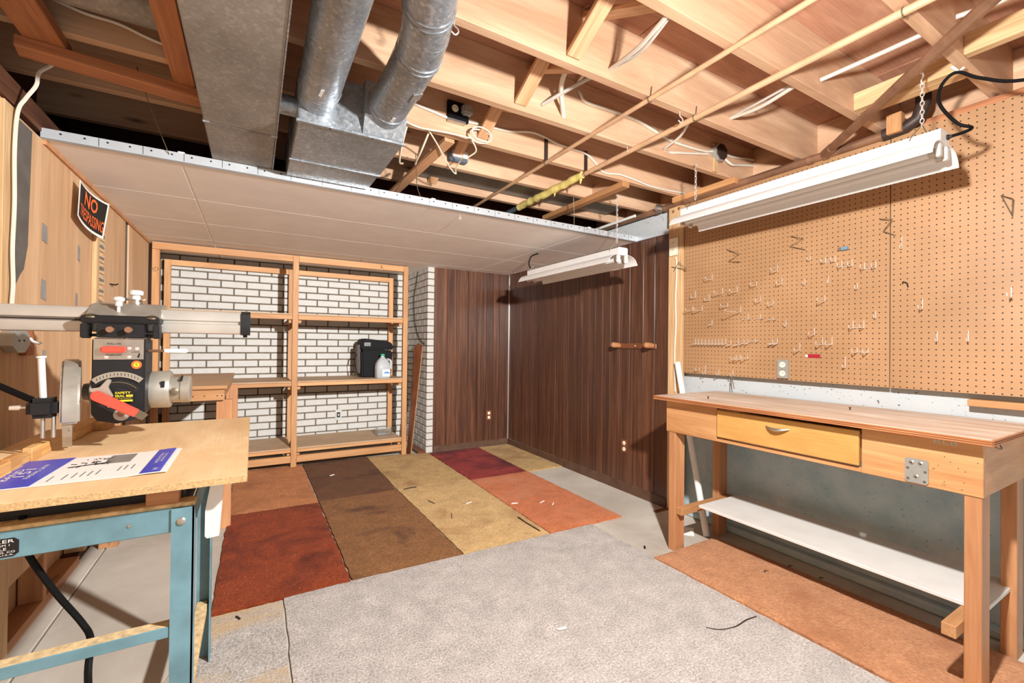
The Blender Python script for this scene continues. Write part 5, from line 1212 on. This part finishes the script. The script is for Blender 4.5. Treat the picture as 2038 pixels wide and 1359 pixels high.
# screw hooks
def screw_hook(x, y, lab, s=1.0):
    tag(G().tube(spline([(x, y, JZ + 0.004), (x, y, JZ - 0.018 * s), (x + 0.010 * s, y - 0.004, JZ - 0.028 * s), (x + 0.014 * s, y - 0.006, JZ - 0.040 * s), (x + 0.004 * s, y - 0.002, JZ - 0.050 * s), (x - 0.010 * s, y, JZ - 0.042 * s)], 4), 0.0028, 6).obj('screw_hook', m_bright), lab, 'hook')
screw_hook(0.58, JA + 0.02, 'white screw hook in the joist beside the elbow duct')
screw_hook(1.73, JA + 0.02, 'white screw hook in the joist between the two water pipes')
screw_hook(1.79, JB + 0.02, 'tiny screw eye in the joist beyond the water pipes', 0.5)

# ------------------------------------------------------------------ fluorescent shop lights
def chain(p0, p1, parent):
    p0, p1 = V(p0), V(p1); L = (p1 - p0).length; n = max(3, int(L / 0.017)); d_ = (p1 - p0) / n; g = G()
    for i in range(n):
        c_ = p0 + d_ * (i + 0.5)
        g.torus(c_, (1, 0, 0) if i % 2 else (0, 1, 0), 0.0062, 0.0016, 10, 5, 1.7, (0, 1, 0) if i % 2 else (1, 0, 0))
    return g.obj('chain', m_bright, parent)
def shop_light(x0, y0, y1, zb, label, hang):
    t_ = thing('shop_light', (x0 + 0.135, (y0 + y1) / 2, zb), label, 'lamp')
    xc = x0 + 0.135
    def wing(s_):
        o_, i_ = [], []
        for k in range(9):
            a = math.pi / 2 * k / 8
            x, z = 0.135 - 0.09 * (1 - math.cos(a)) * 1.0, 0.064 * math.sin(a)
            o_.append((xc + s_ * x, y0, zb + z)); i_.append((xc + s_ * (x - 0.0022), y0, zb + z - 0.0022 if k else zb + z))
        lip = [(xc + s_ * 0.139, y0, zb - 0.001), (xc + s_ * 0.139, y0, zb + 0.004)]
        return G().prism(lip + o_[1:] + i_[::-1], (0, y1 - y0, 0)).obj('reflector_wing', m_white, t_)
    wing(1); wing(-1)
    G().box((xc - 0.048, y0 + 0.002, zb + 0.060), (xc + 0.048, y1 - 0.002, zb + 0.066)).obj('reflector_top', m_white, t_, smooth=False)
    h_ = G().prism([(xc - 0.045, y0 + 0.004, zb + 0.066), (xc + 0.045, y0 + 0.004, zb + 0.066), (xc + 0.045, y0 + 0.004, zb + 0.108), (xc + 0.038, y0 + 0.004, zb + 0.115), (xc - 0.038, y0 + 0.004, zb + 0.115), (xc - 0.045, y0 + 0.004, zb + 0.108)], (0, y1 - y0 - 0.008, 0)).obj('housing', m_white, t_, smooth=False)
    for s_ in (-1, 1):
        for y in (y0 + 0.012, y1 - 0.012):
            G().box((xc + s_ * 0.036 - 0.014, y - 0.008, zb + 0.008), (xc + s_ * 0.036 + 0.014, y + 0.008, zb + 0.060)).obj('lamp_socket', m_whitetrim, t_, smooth=False, bev=0.003)
        tb = G().tube([(xc + s_ * 0.036, y0 + 0.03, zb + 0.028), (xc + s_ * 0.036, y1 - 0.03, zb + 0.028)], 0.0165, 16).obj('tube', m_white, t_)
        for a, b_ in ((y0 + 0.020, y0 + 0.040), (y1 - 0.040, y1 - 0.020)):
            G().tube([(xc + s_ * 0.036, a, zb + 0.028), (xc + s_ * 0.036, b_, zb + 0.028)], 0.0172, 16).obj('tube_cap', m_steel, tb)
    for (y, ztop, ch, xt) in hang:
        G().tube([(xc - 0.046, y + 0.025, zb + 0.098), (xc - 0.046, y + 0.018, zb + 0.115), (xc, y, zb + 0.165), (xc, y - 0.018, zb + 0.118), (xc + 0.03, y - 0.02, zb + 0.112)], 0.0022, 6).obj('hanger_wire', m_dull, t_)
        if ch:
            chain((xc, y, zb + 0.155), (xt, y, ztop - 0.045), t_)
            G().tube(spline([(xt - 0.010, y, ztop - 0.008), (xt, y, ztop), (xt + 0.010, y, ztop - 0.010), (xt, y, ztop - 0.024), (xt - 0.010, y, ztop - 0.036), (xt, y, ztop - 0.048), (xt + 0.010, y, ztop - 0.040)], 4), 0.0026, 6).obj('s_hook', m_bright, t_)
    return t_, xc
L1, xc = shop_light(2.15, 0.628, 1.822, 1.965, 'long white shop light hanging in front of the pegboard', [(0.70, JZ - 0.01, True, 2.285), (1.745, JZ - 0.01, True, 2.285)])
G().lathe((xc + 0.02, 0.632, 2.058), (0, -1, 0), [(0, 0.010), (0.006, 0.010), (0.007, 0.007), (0.016, 0.006)], 10).obj('cord_grommet', m_ink, L1)
G().tube(spline([(xc + 0.02, 0.625, 2.058), (2.33, 0.59, 2.068), (2.35, 0.575, 2.085), (2.35, 0.615, 2.118), (2.35, 0.664, 2.209), (2.35, 0.667, 2.271), (2.35, 0.645, 2.308), (2.35, 0.611, 2.315), (2.36, 0.553, 2.265), (2.37, 0.442, 2.205), (2.38, 0.2, 2.17)], 6), 0.006, 8).obj('power_cord', m_black, L1)
G().tube([(2.345, 0.63, 2.345), (2.352, 0.612, 2.318), (2.36, 0.60, 2.33)], 0.005, 6).obj('cord_tie', m_white, L1)
L2, xc = shop_light(2.10, 2.293, 3.49, 1.815, 'shorter looking white shop light hanging before the panelled wall', [(2.36, JZ - 0.03, True, 2.235), (3.42, CZ, False, 2.235)])
G().tube(spline([(xc, 3.47, 1.93), (xc - 0.02, 3.50, 1.99), (xc - 0.01, 3.48, 2.06), (xc + 0.03, 3.42, 2.085)], 5), 0.006, 8).obj('power_cord', m_black, L2)
# ------------------------------------------------------------------ litter on the floor and small leftovers
def sliver(pts, r, mat, lab, nm='wood_sliver', cat='sliver'):
    tag(G().tube([(x, y, z) for x, y, z in pts], r, 5).obj(nm, mat), lab, cat, 'litter on the carpets')
cz = 0.0195
sliver([(1.10, 3.66, cz), (1.16, 3.665, cz + 0.004), (1.215, 3.672, cz)], 0.004, m_ironpipe, 'dark bent stick where the two tan squares meet')
sliver([(1.633, 2.689, cz), (1.63, 2.59, cz), (1.638, 2.42, cz)], 0.0045, m_ironpipe, 'long dark stick on the tan square beside the orange one')
sliver([(1.189, 3.308, cz), (1.21, 3.222, cz)], 0.003, m_ironpipe, 'short dark stick near the middle of the tan square')
sliver([(1.248, 2.984, cz), (1.215, 2.89, cz)], 0.003, m_walnut, 'short brown stick in the left half of the tan square')
sliver([(1.726, 2.941, cz), (1.773, 2.928, cz)], 0.004, m_paper, 'pale wood chip on the left side of the orange square')
sliver([(1.93, 2.85, cz), (1.98, 2.87, cz)], 0.004, m_paper, 'pale wood chip in the middle of the orange square')
sliver([(1.99, 2.77, cz), (2.02, 2.80, cz)], 0.004, m_paper, 'pale wood chip lowest on the orange square')
sliver([(0.62, 4.35, cz), (0.66, 4.37, cz)], 0.004, m_paper, 'pale wood chip on the dark brown square')
sliver([(1.42, 3.10, cz), (1.47, 3.12, cz)], 0.004, m_paper, 'pale wood chip on the tan square near the orange one')
sliver([(-0.052, 2.333, 0.012), (-0.036, 2.303, 0.012)], 0.004, m_ironpipe, 'dark chip on the stained grey offcut')
sliver([(2.08, 1.93, 0.004), (2.10, 1.95, 0.004)], 0.006, m_ink, 'black scrap on the concrete before the bench leg')
tag(G().prism([(1.140, 1.553, 0.016), (1.150, 1.540, 0.016), (1.186, 1.534, 0.016), (1.183, 1.545, 0.017)], (0, 0, 0.003)).obj('paper_scrap', m_paper, smooth=False), 'small white paper scrap on the grey rug', 'scrap')
tag(G().prism([(2.44, 1.96, 0.002), (2.50, 1.90, 0.002), (2.60, 1.98, 0.002), (2.54, 2.05, 0.002)], (0, 0, 0.004)).obj('paper_scrap', m_paper, smooth=False), 'white paper sheet on the concrete behind the bench leg', 'scrap')
zr = 0.029
for i, (x, y, lab) in enumerate(((2.40, 1.385, 'open staple on the runner, left one'), (2.575, 1.35, 'open staple on the runner, right upper one'), (2.585, 1.20, 'open staple on the runner, right lower one'))):
    tag(G().tube([(x, y - 0.012, zr), (x, y, zr), (x + 0.022, y, zr), (x + 0.022, y - 0.012, zr)], 0.0018, 5).obj('staple', m_ink), lab, 'staple', 'litter on the carpets')
rug = [o for o in COL.objects if o.name.startswith('area_rug')][0]
tag(G().tube(spline([(1.722, 1.245, 0.0135), (1.75, 1.215, 0.0135), (1.777, 1.199, 0.0135), (1.82, 1.188, 0.0135), (1.864, 1.185, 0.0135), (1.93, 1.19, 0.0135), (1.993, 1.183, 0.0135)], 4), 0.003, 5).obj('torn_seam', m_ironpipe, rug), 'dark torn seam')
tag(G().tube(spline([(1.187, 2.75, CZ + 0.002), (1.187, 2.75, CZ - 0.012), (1.196, 2.748, CZ - 0.018), (1.190, 2.748, CZ - 0.026), (1.180, 2.75, CZ - 0.022)], 4), 0.0025, 6).obj('ceiling_hook', m_bright), 'small white hook in the ceiling tile near the trim', 'hook')
o = G().box((2.60, 2.305, 0.0), (2.735, 2.328, 0.012)).obj('floor_strip', m_walnut, smooth=False); tag(o, 'thin wood strip on the concrete by the end of the panelling', 'wood strip')
for i, (x, y, lab) in enumerate(((2.30, 1.66, 'small dark nail left on the bench top'), (2.55, 1.05, 'small dark nail right on the bench top'))):
    tag(G().lathe((x, y, BT), (0, 0, 1), [(0, 0.003), (0.010, 0.003), (0.0101, 0.006), (0.013, 0.006)], 8).obj('loose_screw', m_ironpipe), lab, 'screw')
